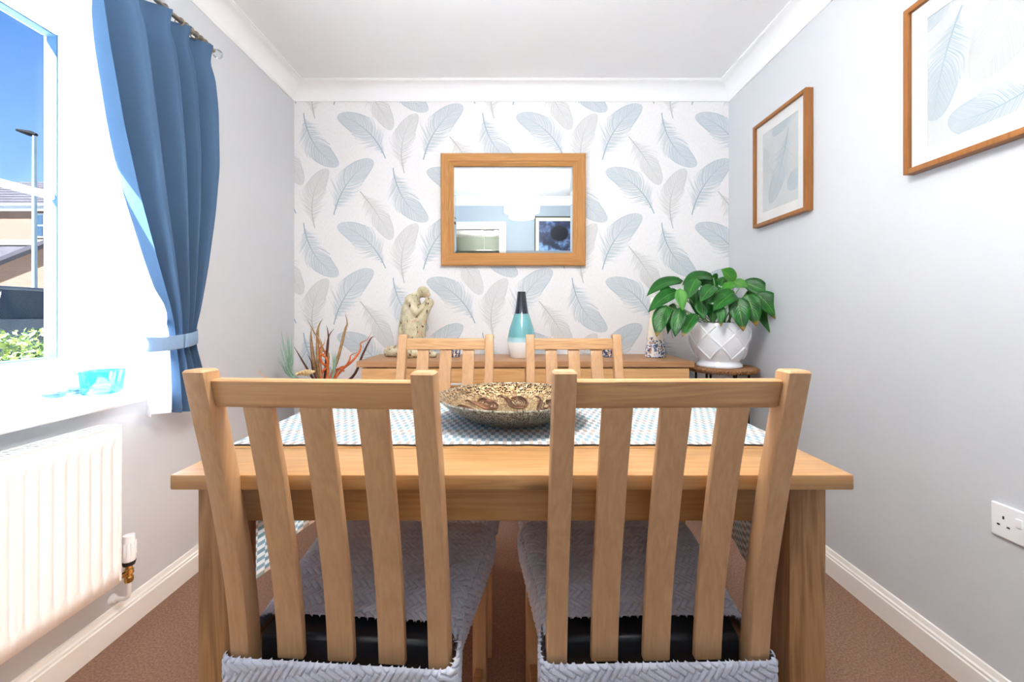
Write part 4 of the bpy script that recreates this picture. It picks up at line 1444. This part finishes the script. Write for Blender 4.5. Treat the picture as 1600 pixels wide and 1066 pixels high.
def leaf_mesh(name, p0, p1, width, m_, parent, sag=0.25, roll=0.0, facing=None):
    """lance-shaped blade from p0 to p1 (plant-local), arched by sag, creased on the midrib"""
    p0, p1 = Vector(p0), Vector(p1)
    L2 = (p1 - p0).length
    mid = (p0 + p1) / 2 + Vector((0, 0, 1)) * sag * L2 + (Vector(((p0 + p1).x, (p0 + p1).y, 0)).normalized() * sag * 0.35 * L2)
    n_ = 12
    cl = bez(p0, mid, p1, n_)
    view = facing if facing else Vector((-0.42, -0.86, 0.30)).normalized()
    vs, fs, uv = [], [], []
    W5 = (-1.0, -0.55, 0.0, 0.55, 1.0)
    for i, c in enumerate(cl):
        t = i / n_
        tg = (cl[min(i + 1, n_)] - cl[max(i - 1, 0)]).normalized()
        side = tg.cross(view)
        side = side.normalized() if side.length > 1e-4 else Vector((1, 0, 0))
        nr = side.cross(tg).normalized()
        if roll: side = (Quaternion(tg, roll) @ side)
        prof_ = (math.sin(PI * min(1.0, t ** 0.72)) ** 0.85) if 0 < t < 1 else 0.0
        w_ = max(0.0008, width * 0.5 * prof_)
        for s_ in W5:
            wav = 0.05 * width * math.sin(t * 9 + s_ * 2) * abs(s_)
            vs.append(c + side * (w_ * s_) + nr * (-(abs(s_) ** 1.3) * w_ * -0.28 + wav) * (1 if True else 0))
            uv.append((t, 0.5 + s_ / 2))
    for i in range(n_):
        for k in range(4):
            a = i * 5 + k
            fs.append((a, a + 1, a + 6, a + 5))
    o_ = mesh(name, vs, fs, m_, parent, True)
    ul = o_.data.uv_layers.new(name='UVMap')
    for lp in o_.data.loops: ul.data[lp.index].uv = uv[lp.vertex_index]
    o_.modifiers.new('blade', 'SOLIDIFY').thickness = 0.0009
    return o_


# leaves read off the photograph: base, tip, width (crop pixels), depth of base and tip, material, sag
LV = [((430, 165), (113, 300), 92, 2.20, 2.12, 'leaf', .20), ((390, 255), (130, 440), 95, 2.14, 2.06, 'leaf', .14), ((290, 380), (200, 655), 118, 2.08, 2.04, 'leaf_b', .10),
      ((350, 360), (300, 630), 70, 2.14, 2.10, 'leaf', .08), ((410, 400), (365, 655), 105, 2.06, 2.02, 'leaf', .08), ((545, 455), (430, 655), 90, 2.06, 2.0, 'leaf_b', .10),
      ((405, 230), (432, 430), 78, 2.02, 1.99, 'leaf_l', .06), ((552, 145), (470, 325), 105, 2.06, 2.01, 'leaf', .10), ((700, 135), (425, 205), 88, 2.20, 2.12, 'leaf', .22),
      ((740, 205), (530, 190), 80, 2.22, 2.18, 'leaf', .22), ((705, 205), (585, 350), 100, 2.04, 1.98, 'leaf', .10), ((590, 300), (615, 505), 95, 2.08, 2.04, 'leaf', .05),
      ((770, 235), (640, 370), 118, 2.06, 2.0, 'leaf', .12), ((885, 265), (700, 425), 125, 2.04, 1.98, 'leaf', .12), ((770, 380), (765, 562), 62, 2.0, 1.98, 'leaf_b', .05),
      ((900, 305), (962, 605), 130, 2.02, 1.98, 'leaf_b', .09), ((985, 280), (1078, 562), 130, 2.06, 2.02, 'leaf_b', .12), ((1075, 275), (1258, 505), 135, 2.12, 2.06, 'leaf_b', .16),
      ((1110, 370), (1222, 645), 110, 2.16, 2.10, 'leaf_b', .12), ((950, 185), (1225, 340), 105, 2.20, 2.12, 'leaf', .24), ((870, 180), (1005, 225), 66, 2.14, 2.10, 'leaf_l', .16),
      ((885, 195), (765, 252), 66, 2.10, 2.07, 'leaf_l', .14), ((882, 168), (766, 66), 105, 2.22, 2.20, 'leaf_l', .10), ((762, 208), (795, 125), 72, 2.26, 2.26, 'leaf', .05),
      ((690, 130), (735, 150), 60, 2.28, 2.30, 'leaf', .1), ((700, 370), (690, 520), 110, 2.10, 2.06, 'leaf', .05), ((545, 230), (560, 470), 90, 2.14, 2.10, 'leaf', .05),
      ((660, 250), (700, 330), 90, 2.16, 2.12, 'leaf', .05), ((330, 230), (230, 330), 90, 2.22, 2.20, 'leaf', .1), ((1000, 250), (1110, 400), 90, 2.26, 2.22, 'leaf', .15)]
for i, (b0, t0, wpx, d0, d1, mt, sag) in enumerate(LV):
    cv = lambda c, d: P(990 + c[0] / 5.6125, 410 + c[1] / 5.6125, d) - PC
    p0, p1 = cv(b0, d0), cv(t0, d1)
    wid = wpx / 5.6125 * ((d0 + d1) / 2) / F * 1.32
    lf = leaf_mesh('leaf', p0, p1, wid, M[mt], pp, sag, facing=Vector((-0.42 + 0.25 * math.sin(i * 2.3), -0.86, 0.30 + 0.2 * math.cos(i * 1.7))).normalized())
    a = i * 2.4
    root = Vector((0.055 * math.cos(a), 0.045 * math.sin(a), 0.20))
    top = Vector((p0.x * 0.7, p0.y * 0.7, max(p0.z, 0.26) * 0.86))
    tube('stalk', bez(root, top, p0, 8), 0.0026, M['stem'], pp, 5)

# ------------------------------------------------------------------ dried arrangement in the corner
dv = thing('dried_arrangement', 'tall floor vase of dried reeds, orange curls and green grass in the corner', 'flower arrangement', (-1.02, 2.22, 0))
DC = Vector((-1.02, 2.22, 0))
vase_m = plain('dark_brown_vase_glaze', srgb(84, 58, 44), 0.35, var=0.15)
lathe('vase', [(0.0, 0.0), (0.075, 0.0), (0.085, 0.01), (0.105, 0.20), (0.10, 0.38), (0.065, 0.52), (0.055, 0.58), (0.068, 0.62), (0.060, 0.62), (0.047, 0.58), (0.0, 0.56)], vase_m, dv, 36)
reed_b = plain('dark_brown_reed', srgb(92, 52, 38), 0.7, var=0.25, scale=60)
reed_t = plain('tan_reed', srgb(176, 138, 96), 0.75, var=0.22, scale=60)
reed_o = plain('orange_curl', srgb(214, 110, 48), 0.65, var=0.25, scale=60)
grass_m = plain('pale_green_grass', srgb(150, 184, 162), 0.75, var=0.15, scale=60)
cream_m = plain('cream_dried_flower', srgb(232, 206, 158), 0.85, var=0.12, scale=80)
twig_m = plain('pale_orange_twig', srgb(222, 178, 148), 0.8, var=0.1)
dq = lambda c, d=2.2: P(400 + c[0] / 8.0, 470 + c[1] / 8.0, d) - DC
def ribbon(name, pts, w_, m_, parent, d=2.2, nsm=5, thick=0.0025):
    """flat blade through crop points, tapering to its last point"""
    cs = [dq(p, d + (p[2] if len(p) > 2 else 0)) for p in pts]
    cl = []
    for i in range(len(cs) - 1):
        a, b_ = cs[max(i - 1, 0)], cs[min(i + 2, len(cs) - 1)]
        for k in range(nsm):
            t = k / nsm
            p0, p1 = cs[i], cs[i + 1]
            m0, m1 = (p1 - a) / 2, (b_ - p0) / 2
            cl.append((2 * t ** 3 - 3 * t ** 2 + 1) * p0 + (t ** 3 - 2 * t ** 2 + t) * m0 + (-2 * t ** 3 + 3 * t ** 2) * p1 + (t ** 3 - t ** 2) * m1)
    cl.append(cs[-1])
    vs, fs = [], []
    n_ = len(cl)
    for i, c in enumerate(cl):
        t = i / (n_ - 1)
        tg = (cl[min(i + 1, n_ - 1)] - cl[max(i - 1, 0)]).normalized()
        sd = tg.cross(Vector((0.35, -0.9, 0.1)).normalized()).normalized()
        nr = sd.cross(tg)
        hw = w_ * 0.5 * max(0.10, (1 - t ** 2.2))
        for s_, h_ in ((-1, 0), (0, 1), (1, 0), (0, -1)):
            vs.append(c + sd * hw * s_ + nr * thick * h_ * 0.5)
    for i in range(n_ - 1):
        for k in range(4):
            k2 = (k + 1) % 4
            fs.append((i * 4 + k, i * 4 + k2, (i + 1) * 4 + k2, (i + 1) * 4 + k))
    fs += [(3, 2, 1, 0), tuple((n_ - 1) * 4 + k for k in range(4))]
    return mesh(name, vs, fs, m_, parent, True)
B_ = lambda x: (x, 1130)
root = (840, 1180, 0.02)
for pts, w_, m_ in (
        ([root, (640, 850), (475, 575)], 0.014, reed_b), ([root, (720, 900), (690, 760), (640, 665)], 0.010, reed_b),
        ([root, (880, 700), (905, 460), (975, 350)], 0.012, reed_b), ([root, (900, 560), (900, 400), (882, 310)], 0.010, reed_b),
        ([root, (1010, 760), (1110, 380), (1140, 280), (1115, 155)], 0.016, reed_t), ([root, (1200, 960), (1330, 680), (1430, 480), (1480, 450)], 0.014, reed_b),
        ([root, (730, 800), (690, 500), (690, 350)], 0.022, reed_t), ([root, (780, 800), (770, 480), (780, 330), (835, 220)], 0.020, reed_t),
        ([root, (800, 780), (820, 560), (720, 380), (640, 235)], 0.014, reed_t), ([root, (900, 700), (840, 620), (800, 480)], 0.018, reed_t)):
    ribbon('reed', pts, w_, m_, dv, 2.2 + 0.03 * math.sin(len(pts) * 3.1 + pts[1][0]))
def curl(pts):
    ribbon('curl', [(p[0], p[1], 0.02 * math.sin(i * 1.7)) for i, p in enumerate(pts)], 0.012, reed_o, dv, 2.16, 6, 0.004)
curl([root, (820, 920), (890, 820), (880, 720), (800, 660), (800, 590), (850, 540), (865, 450)])
curl([root, (900, 860), (830, 780), (800, 680), (860, 660), (820, 560), (700, 450)])
curl([root, (1020, 870), (1120, 820), (1170, 740), (1190, 680), (1290, 640)])
curl([root, (1060, 880), (1200, 760), (1290, 640), (1310, 570), (1310, 530), (1400, 480), (1440, 390)])
curl([root, (960, 900), (1060, 850), (1100, 880), (1060, 890)])
random.seed(3)
for k in range(26):
    tx, ty2 = random.uniform(250, 470), random.uniform(360, 760)
    bx_ = 430 + (tx - 360) * 0.25 + random.uniform(-15, 15)
    ribbon('grass_blade', [(820, 1200), (bx_ + 20, 940), ((bx_ + tx) / 2, (940 + ty2) / 2), (tx, ty2)], 0.007, grass_m, dv, 2.18 + random.uniform(-0.05, 0.05), 4, 0.0015)
for k in range(8):
    tx = 950 + k * 8
    ribbon('grass_blade', [(860, 1200), (960 + k * 3, 900), (tx, 620 + 40 * (k % 3))], 0.007, grass_m, dv, 2.15, 4, 0.0015)
ribbon('twig', [(700, 1230), (95, 940), (40, 850)], 0.006, twig_m, dv, 2.1, 4)
ribbon('twig', [(700, 1230), (110, 950), (75, 845)], 0.006, twig_m, dv, 2.1, 4)
for k, (cx_, cy_, dd) in enumerate(((640, 910, 2.12), (600, 930, 2.15))):
    c = dq((cx_, cy_), dd)
    parts = []
    for j in range(34):                                # ruffled petals
        a, r = j * 2.4, 0.005 + 0.0013 * j * 0.6
        pA = c + Vector((r * math.cos(a), r * math.sin(a), 0.010 - r * 0.35))
        pB = c + Vector((r * 1.5 * math.cos(a + .5), r * 1.5 * math.sin(a + .5), 0.022 - r * 0.45))
        parts.append(tube_data([pA, (pA + pB) / 2 + Vector((0, 0, 0.003)), pB], [0.003, 0.0055, 0.002], 5))
    V_, Q_ = merge(parts)
    mesh('dried_flower', V_, Q_, cream_m, dv, True)
    ribbon('twig', [(830, 1200), (700, 1040), (cx_, cy_ + 10)], 0.004, reed_t, dv, dd, 4)

# ------------------------------------------------------------------ pendant lamp (seen in the mirror)
LX, LY = 0.10, 0.66
lp_ = thing('pendant_lamp', 'cream linen stepped drum pendant lamp seen in the mirror', 'lamp', (LX, LY, 0.043))
lp_.scale = (1.045, 1.045, 1.0)
def shade_strip(name, prof_, m_, parent, c=(0, 0, 0), n_=48):
    vs, fs = [], []
    for r, z in prof_:
        for k in range(n_):
            a = 2 * PI * k / n_
            vs.append((c[0] + r * math.cos(a), c[1] + r * math.sin(a), c[2] + z))
    for i in range(len(prof_) - 1):
        for k in range(n_):
            k2 = (k + 1) % n_
            fs.append((i * n_ + k, i * n_ + k2, (i + 1) * n_ + k2, (i + 1) * n_ + k))
    o_ = mesh(name, vs, fs, m_, parent, True, 30)
    return o_
shade_strip('shade', [(0.122, 2.235), (0.122, 2.203), (0.167, 2.187), (0.169, 2.183), (0.169, 1.987), (0.167, 1.983), (0.122, 1.966), (0.122, 1.924)], M['shade'], lp_)
for zz_, mm_ in ((2.226, M['mat_board']), (1.934, M['shade_glow'])):  # end discs added: card above stops uplight, glowing one below lights the room
    lathe('shade_end_disc', [(0.0, zz_), (0.1205, zz_), (0.1205, zz_ + 0.002), (0.0, zz_ + 0.002)], mm_, lp_, 40)
wire = plain('dark_shade_wire', srgb(150, 120, 80), 0.5)
for r, z in ((0.123, 2.235), (0.1225, 2.203), (0.1695, 2.185), (0.1695, 1.985), (0.1225, 1.966), (0.123, 1.924)):
    tube('wire_hoop', [(r * math.cos(a), r * math.sin(a), z) for a in np.linspace(0, 2 * PI, 49)], 0.0016, wire, lp_, 5)
tube('seam', [(0.05, 0.1625, 2.183), (0.05, 0.1625, 1.987)], 0.0014, wire, lp_, 5)
tube('flex', [(0, 0, 2.342), (0, 0, 2.14)], 0.004, M['gloss_white'], lp_, 8)
lathe('ceiling_rose', [(0.0, 2.329), (0.04, 2.331), (0.118, 2.342), (0.120, 2.3565), (0.0, 2.3565)], M['gloss_white'], lp_, 36)
lathe('bulb_holder', [(0.0, 2.115), (0.018, 2.115), (0.018, 2.16), (0.0, 2.16)], M['gloss_white'], lp_, 16)
lathe('bulb', [(0.0, 2.02), (0.018, 2.025), (0.030, 2.05), (0.028, 2.075), (0.014, 2.11), (0.0, 2.115)], M['bulb'], lp_, 20)
tube('spider', [(-0.122, 0, 2.203), (0, 0, 2.161), (0.122, 0, 2.203)], 0.002, wire, lp_, 5)
# ------------------------------------------------------------------ hall lamps and pictures (seen in the mirror)
def drum_lamp(x, y, ztop, r, h, label, watts):
    t = thing('drum_lamp', label, 'lamp', (x, y, 0), 0, 'white drum lamps in the hall')
    shade_strip('shade', [(r, ztop), (r, ztop - h)], M['shade_white'], t)
    shade_strip('band', [(r + 0.001, ztop - h * 0.55), (r + 0.001, ztop - h * 0.66)], M['shade_band'], t)
    lathe('shade_end_disc', [(0.0, ztop - h + 0.010), (r - 0.003, ztop - h + 0.010), (r - 0.003, ztop - h + 0.013), (0.0, ztop - h + 0.013)], M['shade_white'], t, 40)
    tube('rod', [(0, 0, ztop - 0.02), (0, 0, 2.399)], 0.006, M['chrome'], t, 8)
    tube('spider', [(-r, 0, ztop - 0.012), (r, 0, ztop - 0.012)], 0.003, M['chrome'], t, 6)
    l_ = bpy.data.lights.new('drum_bulb_light', 'POINT')
    l_.energy = watts; l_.color = (1.0, 0.95, 0.88); l_.shadow_soft_size = 0.06
    q_ = bpy.data.objects.new('drum_bulb_light', l_); q_.location = (0, 0, ztop - h * 0.5); q_.parent = t; col.objects.link(q_)
drum_lamp(-0.37, -1.95, 2.33, 0.135, 0.13, 'white drum lamp close under the hall ceiling, seen in the mirror', 7)
drum_lamp(-0.52, -2.95, 2.06, 0.16, 0.13, 'lower white drum lamp further down the hall, seen in the mirror', 7)

hp = thing('hall_picture', 'small white framed picture on the hall wall, seen in the mirror', 'picture', (-0.75, -3.5, 1.72))
box('frame', -0.17, 0.17, 0.0, 0.02, -0.13, 0.13, M['mat_board'], hp, 0.002)
box('print', -0.10, 0.10, 0.0205, 0.022, -0.05, 0.03, plain('dark_small_print', srgb(70, 84, 110), 0.6, var=0.4, scale=25), hp)

def blue_art():
    m, nb, b = base_mat('dark_blue_abstract_art')
    x, y, z = nb.xyz(nb.obj())
    n = nb.noise(nb.mapping(nb.obj(), (5, 5, 5)), 1.0, 5, 0.65)
    c = nb.ramp(n, [(0.35, srgb(22, 28, 52)), (0.5, srgb(48, 62, 100)), (0.62, srgb(110, 140, 185))])
    dx = nb.m('SUBTRACT', x, -0.03); dz = nb.m('SUBTRACT', z, 0.21)
    r = nb.m('SQRT', nb.m('ADD', nb.m('MULTIPLY', dx, dx), nb.m('MULTIPLY', nb.m('MULTIPLY', dz, dz), 1.6)))
    c = nb.mix(nb.ss(nb.m('ADD', r, nb.m('MULTIPLY', n, 0.05)), 0.13, 0.15, 1.0, 0.0), c, srgb(14, 16, 30))
    lb = nb.m('MULTIPLY', nb.ss(z, -0.20, -0.10), nb.ss(z, 0.08, 0.12, 1.0, 0.0))
    c = nb.mix(nb.m('MULTIPLY', lb, nb.ss(n, 0.42, 0.58)), c, srgb(130, 170, 215))
    nb.put(b.inputs['Base Color'], c)
    b.inputs['Roughness'].default_value = 0.4
    return m
ba = thing('abstract_picture', 'dark blue abstract picture with cream mount and black frame, seen in the mirror', 'picture', (0.62, YF, 1.75))
black_fr = plain('black_picture_frame', srgb(24, 24, 26), 0.4)
ring_w, ring_h = 0.34, 0.42
bm = bmesh.new()
for (a, b_, c_, d_) in ((-ring_w, -ring_w + 0.012, -ring_h, ring_h), (ring_w - 0.012, ring_w, -ring_h, ring_h), (-ring_w + 0.012, ring_w - 0.012, -ring_h, -ring_h + 0.012), (-ring_w + 0.012, ring_w - 0.012, ring_h - 0.012, ring_h)):
    bm_box(bm, a, b_, 0.0, 0.028, c_, d_)
from_bm('frame', bm, black_fr, ba)
box('mount', -ring_w + 0.012, ring_w - 0.012, 0.002, 0.012, -ring_h + 0.012, ring_h - 0.012, plain('cream_mount', srgb(236, 228, 208), 0.8, var=0.01), ba)
box('print', -ring_w + 0.055, ring_w - 0.055, 0.0121, 0.0135, -ring_h + 0.055, ring_h - 0.055, blue_art(), ba)

# ------------------------------------------------------------------ outside the window
GZ = -0.25
structure(box('ground', -60, XL - 0.35, -20, 60, GZ - 0.2, GZ, plain('pale_concrete_paving', srgb(178, 182, 186), 0.9, var=0.08, scale=3)))
brick = brick_mat('brown_brick', srgb(74, 49, 30), srgb(66, 42, 26))
roof_m = plain('dark_roof_tile', srgb(36, 32, 38), 0.85, var=0.25, scale=5, spec=0.1)
whiteb = plain('grey_house_trim', srgb(110, 114, 118), 0.6)
house_glass = plain('dark_house_glass', srgb(30, 44, 58), 0.1, var=0.2, scale=2)
HY = 16.0
hq = lambda px, py, d=HY: P(px, py, d)
hs = thing('house', 'two-storey buff brick house with dark tiled roof across the street', 'house', (0, 0, 0))
ez = hq(0, 322).z
hx0, hx1 = -27.0, -15.2
bm = bmesh.new()
bm_box(bm, hx0, hx1, HY, HY + 7, GZ, ez)
from_bm('wall', bm, brick, hs)
def roof(name, x0, x1, y0, ym, y1, z0, z1, m_, parent, over=0.35, hip=0.0):
    vs = [(x0 - over, y0 - over, z0), (x1 + over, y0 - over, z0), (x1 + over, y1 + over, z0), (x0 - over, y1 + over, z0), (x0 + hip, ym, z1), (x1 - hip, ym, z1)]
    return mesh(name, vs, [(0, 1, 5, 4), (2, 3, 4, 5), (1, 2, 5), (3, 0, 4), (3, 2, 1, 0)], m_, parent)
rf = roof('roof', hx0, hx1, HY, HY + 3.5, HY + 7, ez + 0.02, ez + 2.0, roof_m, hs, over=0.12, hip=2.0)
# tile courses as raised strips on the street slope
parts = []
for k in range(10):
    t0 = k / 10
    zz0, yy0 = ez + 0.02 + 2.0 * t0, HY - 0.12 + 3.62 * t0
    xa, xb = hx0 - 0.12 + 2.12 * t0, hx1 + 0.12 - 2.12 * t0
    parts.append(([(xa, yy0, zz0 + 0.02), (xb, yy0, zz0 + 0.02), (xb, yy0 + 0.05, zz0 + 0.09), (xa, yy0 + 0.05, zz0 + 0.09)], [(0, 1, 2, 3)]))
V_, Q_ = merge(parts)
mesh('tile_course', V_, Q_, roof_m, rf)
box('fascia', hx0 - 0.1, hx1 + 0.1, HY - 0.14, HY - 0.10, ez - 0.22, ez + 0.02, whiteb, hs)
tube('gutter', [(hx0 - 0.1, HY - 0.16, ez), (hx1 + 0.1, HY - 0.16, ez)], 0.05, whiteb, hs, 8)
def house_window(px0, px1, py0, py1, panes, parent, d=HY):
    a, b_ = hq(px0, py1, d), hq(px1, py0, d)
    w = box('window', a.x, b_.x, d - 0.06, d + 0.02, a.z, b_.z, whiteb, parent)
    n_ = panes
    dx = (b_.x - a.x) / n_
    for k in range(n_):
        for zz0, zz1 in ((0.08, 0.48), (0.55, 0.92)):
            box('pane', a.x + dx * k + dx * 0.14, a.x + dx * (k + 1) - dx * 0.14, d - 0.075, d - 0.05, a.z + (b_.z - a.z) * zz0, a.z + (b_.z - a.z) * zz1, house_glass, w)
    return w
house_window(57, 86, 334, 372, 2, hs)
house_window(-75, -45, 334, 372, 2, hs)
# lower lean-to roof and porch in front
lz0, lz1 = hq(0, 420, 14.6).z, hq(0, 384, HY).z
lr = mesh('porch_roof', [(hx0, 14.4, lz0), (-18.0, 14.4, lz0), (-17.4, HY, lz1), (hx0, HY, lz1), (hx0, 14.4, lz0 - 0.12), (-18.0, 14.4, lz0 - 0.12), (-17.4, HY, lz1 - 0.12), (hx0, HY, lz1 - 0.12)],
          [(0, 1, 2, 3), (7, 6, 5, 4), (0, 4, 5, 1), (1, 5, 6, 2), (3, 2, 6, 7), (0, 3, 7, 4)], roof_m, hs)
box('fascia', hx0, -18.0, 14.34, 14.40, lz0 - 0.2, lz0, whiteb, hs)
box('string_course', hx0, hx1, HY - 0.08, HY, lz1 + 0.02, lz1 + 0.22, whiteb, hs)
box('porch_wall', hx0, -18.55, 14.7, HY, GZ, lz0 - 0.1, brick, hs)
tube('downpipe', [(-18.35, 14.45, lz0 - 0.05), (-18.35, 14.60, lz0 - 0.35), (-18.35, 14.62, GZ)], 0.05, whiteb, hs, 8)
for pxa, pxb in ((2, 14), (18, 30)):
    a, b_ = hq(pxa, 470, 14.7), hq(pxb, 428, 14.7)
    w = box('window', a.x, b_.x, 14.62, 14.72, a.z, b_.z, whiteb, hs)
    box('pane', a.x + 0.05, b_.x - 0.05, 14.60, 14.63, a.z + 0.1, b_.z - 0.1, house_glass, w)
# garage gable to the right
gx0, gx1, gy = -17.9, -13.0, 14.2
ga, gb = hq(40, 421, gy).z, hq(110, 378, gy).z
gxm = (gx0 + gx1) / 2 + 0.2
mesh('garage_wall', [(gx0 + .3, gy, GZ), (gx1, gy, GZ), (gx1, gy, ga + .4), (gxm, gy, gb), (gx0 + .3, gy, ga + .1), (gx0 + .3, HY, GZ), (gx1, HY, GZ), (gx1, HY, ga + .4), (gxm, HY, gb), (gx0 + .3, HY, ga + .1)],
     [(0, 1, 2, 3, 4), (9, 8, 7, 6, 5), (0, 4, 9, 5), (1, 6, 7, 2), (4, 3, 8, 9), (3, 2, 7, 8)], brick, hs)
mesh('garage_roof', [(gx0, gy - .25, ga), (gxm, gy - .25, gb + .12), (gxm, HY, gb + .12), (gx0, HY, ga), (gx0, gy - .25, ga - .14), (gxm, gy - .25, gb - .02), (gxm, HY, gb - .02), (gx0, HY, ga - .14),
                     (gx1 + .4, gy - .25, ga + .1), (gx1 + .4, HY, ga + .1), (gx1 + .4, gy - .25, ga - .04), (gx1 + .4, HY, ga - .04)],
     [(0, 1, 2, 3), (0, 4, 5, 1), (1, 8, 9, 2), (1, 5, 10, 8), (3, 7, 4, 0), (7, 6, 5, 4), (6, 11, 10, 5)], roof_m, hs)

lmp = thing('street_lamp', 'grey street lamp post with flat head against the blue sky', 'street lamp', (P(54, 500, 12).x, 12, GZ))
post_m = plain('pale_grey_post', srgb(96, 106, 108), 0.6)
hz = P(0, 211, 12).z - GZ
tube('post', [(0, 0, 0), (0, 0, 1.2), (0, 0, 1.25), (0, 0, hz)], [0.09, 0.09, 0.062, 0.045], post_m, lmp, 12)
V_, Q_ = tube_data([(0.05, 0, hz), (-0.12, 0, hz + 0.05), (-0.5, 0, hz + 0.16)], [0.05, 0.09, 0.04], 8)
mesh('lamp_head', [(v[0], v[1], hz + (v[2] - hz) * 0.9) for v in V_], Q_, plain('dark_grey_lamp_head', srgb(8, 8, 10), 0.9, spec=0.05), lmp, True, 40)

# parked car, seen from behind its tailgate
car = thing('car', 'dark grey parked car with red tail light behind the hedge', 'car', (P(78, 500, 9.6).x, 9.6, GZ), math.radians(8))
car.scale = (1, 1, 1.17)
paint_c = plain('dark_grey_car_paint', srgb(40, 45, 52), 0.5, var=0.04, scale=1.5, spec=0.2)
cglass = plain('dark_car_glass', srgb(26, 31, 38), 0.4, var=0.04, scale=1.5, spec=0.2)
tyre = plain('black_tyre', srgb(22, 22, 22), 0.8)
red = plain('red_tail_light', srgb(110, 8, 14), 0.3)
def car_section(y, w_, zb, zt, wt):
    return [(-w_, y, zb), (-w_, y, zb + (zt - zb) * .45), (-wt, y, zt), (wt, y, zt), (w_, y, zb + (zt - zb) * .45), (w_, y, zb)]
# local x across, y along (rear at -y, facing the viewer)
sec = [car_section(-2.2, .80, .32, .86, .80), car_section(-2.12, .90, .28, 1.02, .86), car_section(-1.0, .92, .26, 1.02, .88), car_section(1.0, .92, .26, 1.0, .88), car_section(2.1, .86, .28, .82, .78)]
vs = [v for s_ in sec for v in s_]
fs = [(i * 6 + k, i * 6 + (k + 1) % 6, (i + 1) * 6 + (k + 1) % 6, (i + 1) * 6 + k) for i in range(len(sec) - 1) for k in range(6)]
fs += [tuple(range(5, -1, -1)), tuple(range((len(sec) - 1) * 6, len(sec) * 6))]
mesh('body', vs, fs, paint_c, car, True, 35)
cb = [(-.84, -2.08, 1.0), (.84, -2.08, 1.0), (.86, 1.0, 1.0), (-.86, 1.0, 1.0), (-.66, -1.75, 1.52), (.66, -1.75, 1.52), (.66, .2, 1.52), (-.66, .2, 1.52)]
mesh('cabin', cb, [(0, 1, 5, 4), (1, 2, 6, 5), (2, 3, 7, 6), (3, 0, 4, 7), (4, 5, 6, 7), (3, 2, 1, 0)], cglass, car)
box('roof', -.68, .68, -1.82, .28, 1.50, 1.56, paint_c, car, 0.02)
for sx in (-1, 1):
    box('tail_light', sx * .42, sx * .89, -2.20, -2.10, .86, .99, red, car, 0.02)
    for yy in (-1.35, 1.35):
        w_ = lathe('wheel', [(0, -.11), (.26, -.11), (.32, -.07), (.32, .07), (.26, .11), (0, .11)], tyre, car, 24)
        w_.matrix_local = Matrix.Translation((sx * .82, yy, .32)) @ Matrix.Rotation(PI / 2, 4, 'Y')
box('bumper', -.84, .84, -2.26, -2.10, .34, .58, tyre, car, 0.03)
box('number_plate', -.26, .26, -2.235, -2.19, .66, .77, plain('yellow_plate', srgb(190, 160, 40), 0.5), car)

# hedge under the window: leaves as one mass over a stem frame
hd = thing('hedge', 'yellow-green leafy hedge right outside the window', 'hedge', (0, 0, GZ))
random.seed(11)
parts_a, parts_b = [], []
def hedge_leaf(c, s):
    n_ = Vector((random.gauss(0, 1), random.gauss(0, 1), random.gauss(0.6, 1))).normalized()
    t = n_.orthogonal().normalized(); t = Quaternion(n_, random.uniform(0, 6.28)) @ t
    b2 = n_.cross(t)
    return ([c - t * s, c + b2 * s * .5 + n_ * s * .15, c + t * s, c - b2 * s * .5 + n_ * s * .15], [(0, 1, 2, 3)])
for k in range(5200):
    y = random.uniform(1.2, 5.0)
    x = -3.55 + random.gauss(0, 0.20)
    top = 1.12 + 0.05 * math.sin(y * 7) + 0.04 * math.sin(y * 17)
    z = top - abs(random.gauss(0, 0.20))
    (parts_a if random.random() < 0.6 else parts_b).append(hedge_leaf(Vector((x, y, z)), random.uniform(0.018, 0.036)))
for nm, pt_, c in (('light_foliage', parts_a, srgb(98, 112, 30)), ('dark_foliage', parts_b, srgb(52, 78, 24))):
    V_, Q_ = merge(pt_)
    mesh(nm, V_, Q_, plain('hedge_' + nm, c, 0.6, var=0.3, scale=9), hd)['kind'] = 'stuff'
for k in range(18):
    y = 1.3 + k * 0.2
    tube('stem', [(-3.55, y, 0), (-3.55 + random.uniform(-.1, .1), y + random.uniform(-.1, .1), 0.5), (-3.55 + random.uniform(-.2, .2), y + random.uniform(-.15, .15), 0.95)], [0.014, 0.010, 0.004], plain('hedge_stem', srgb(96, 76, 56), 0.8) if k == 0 else bpy.data.materials['hedge_stem'], hd, 6)
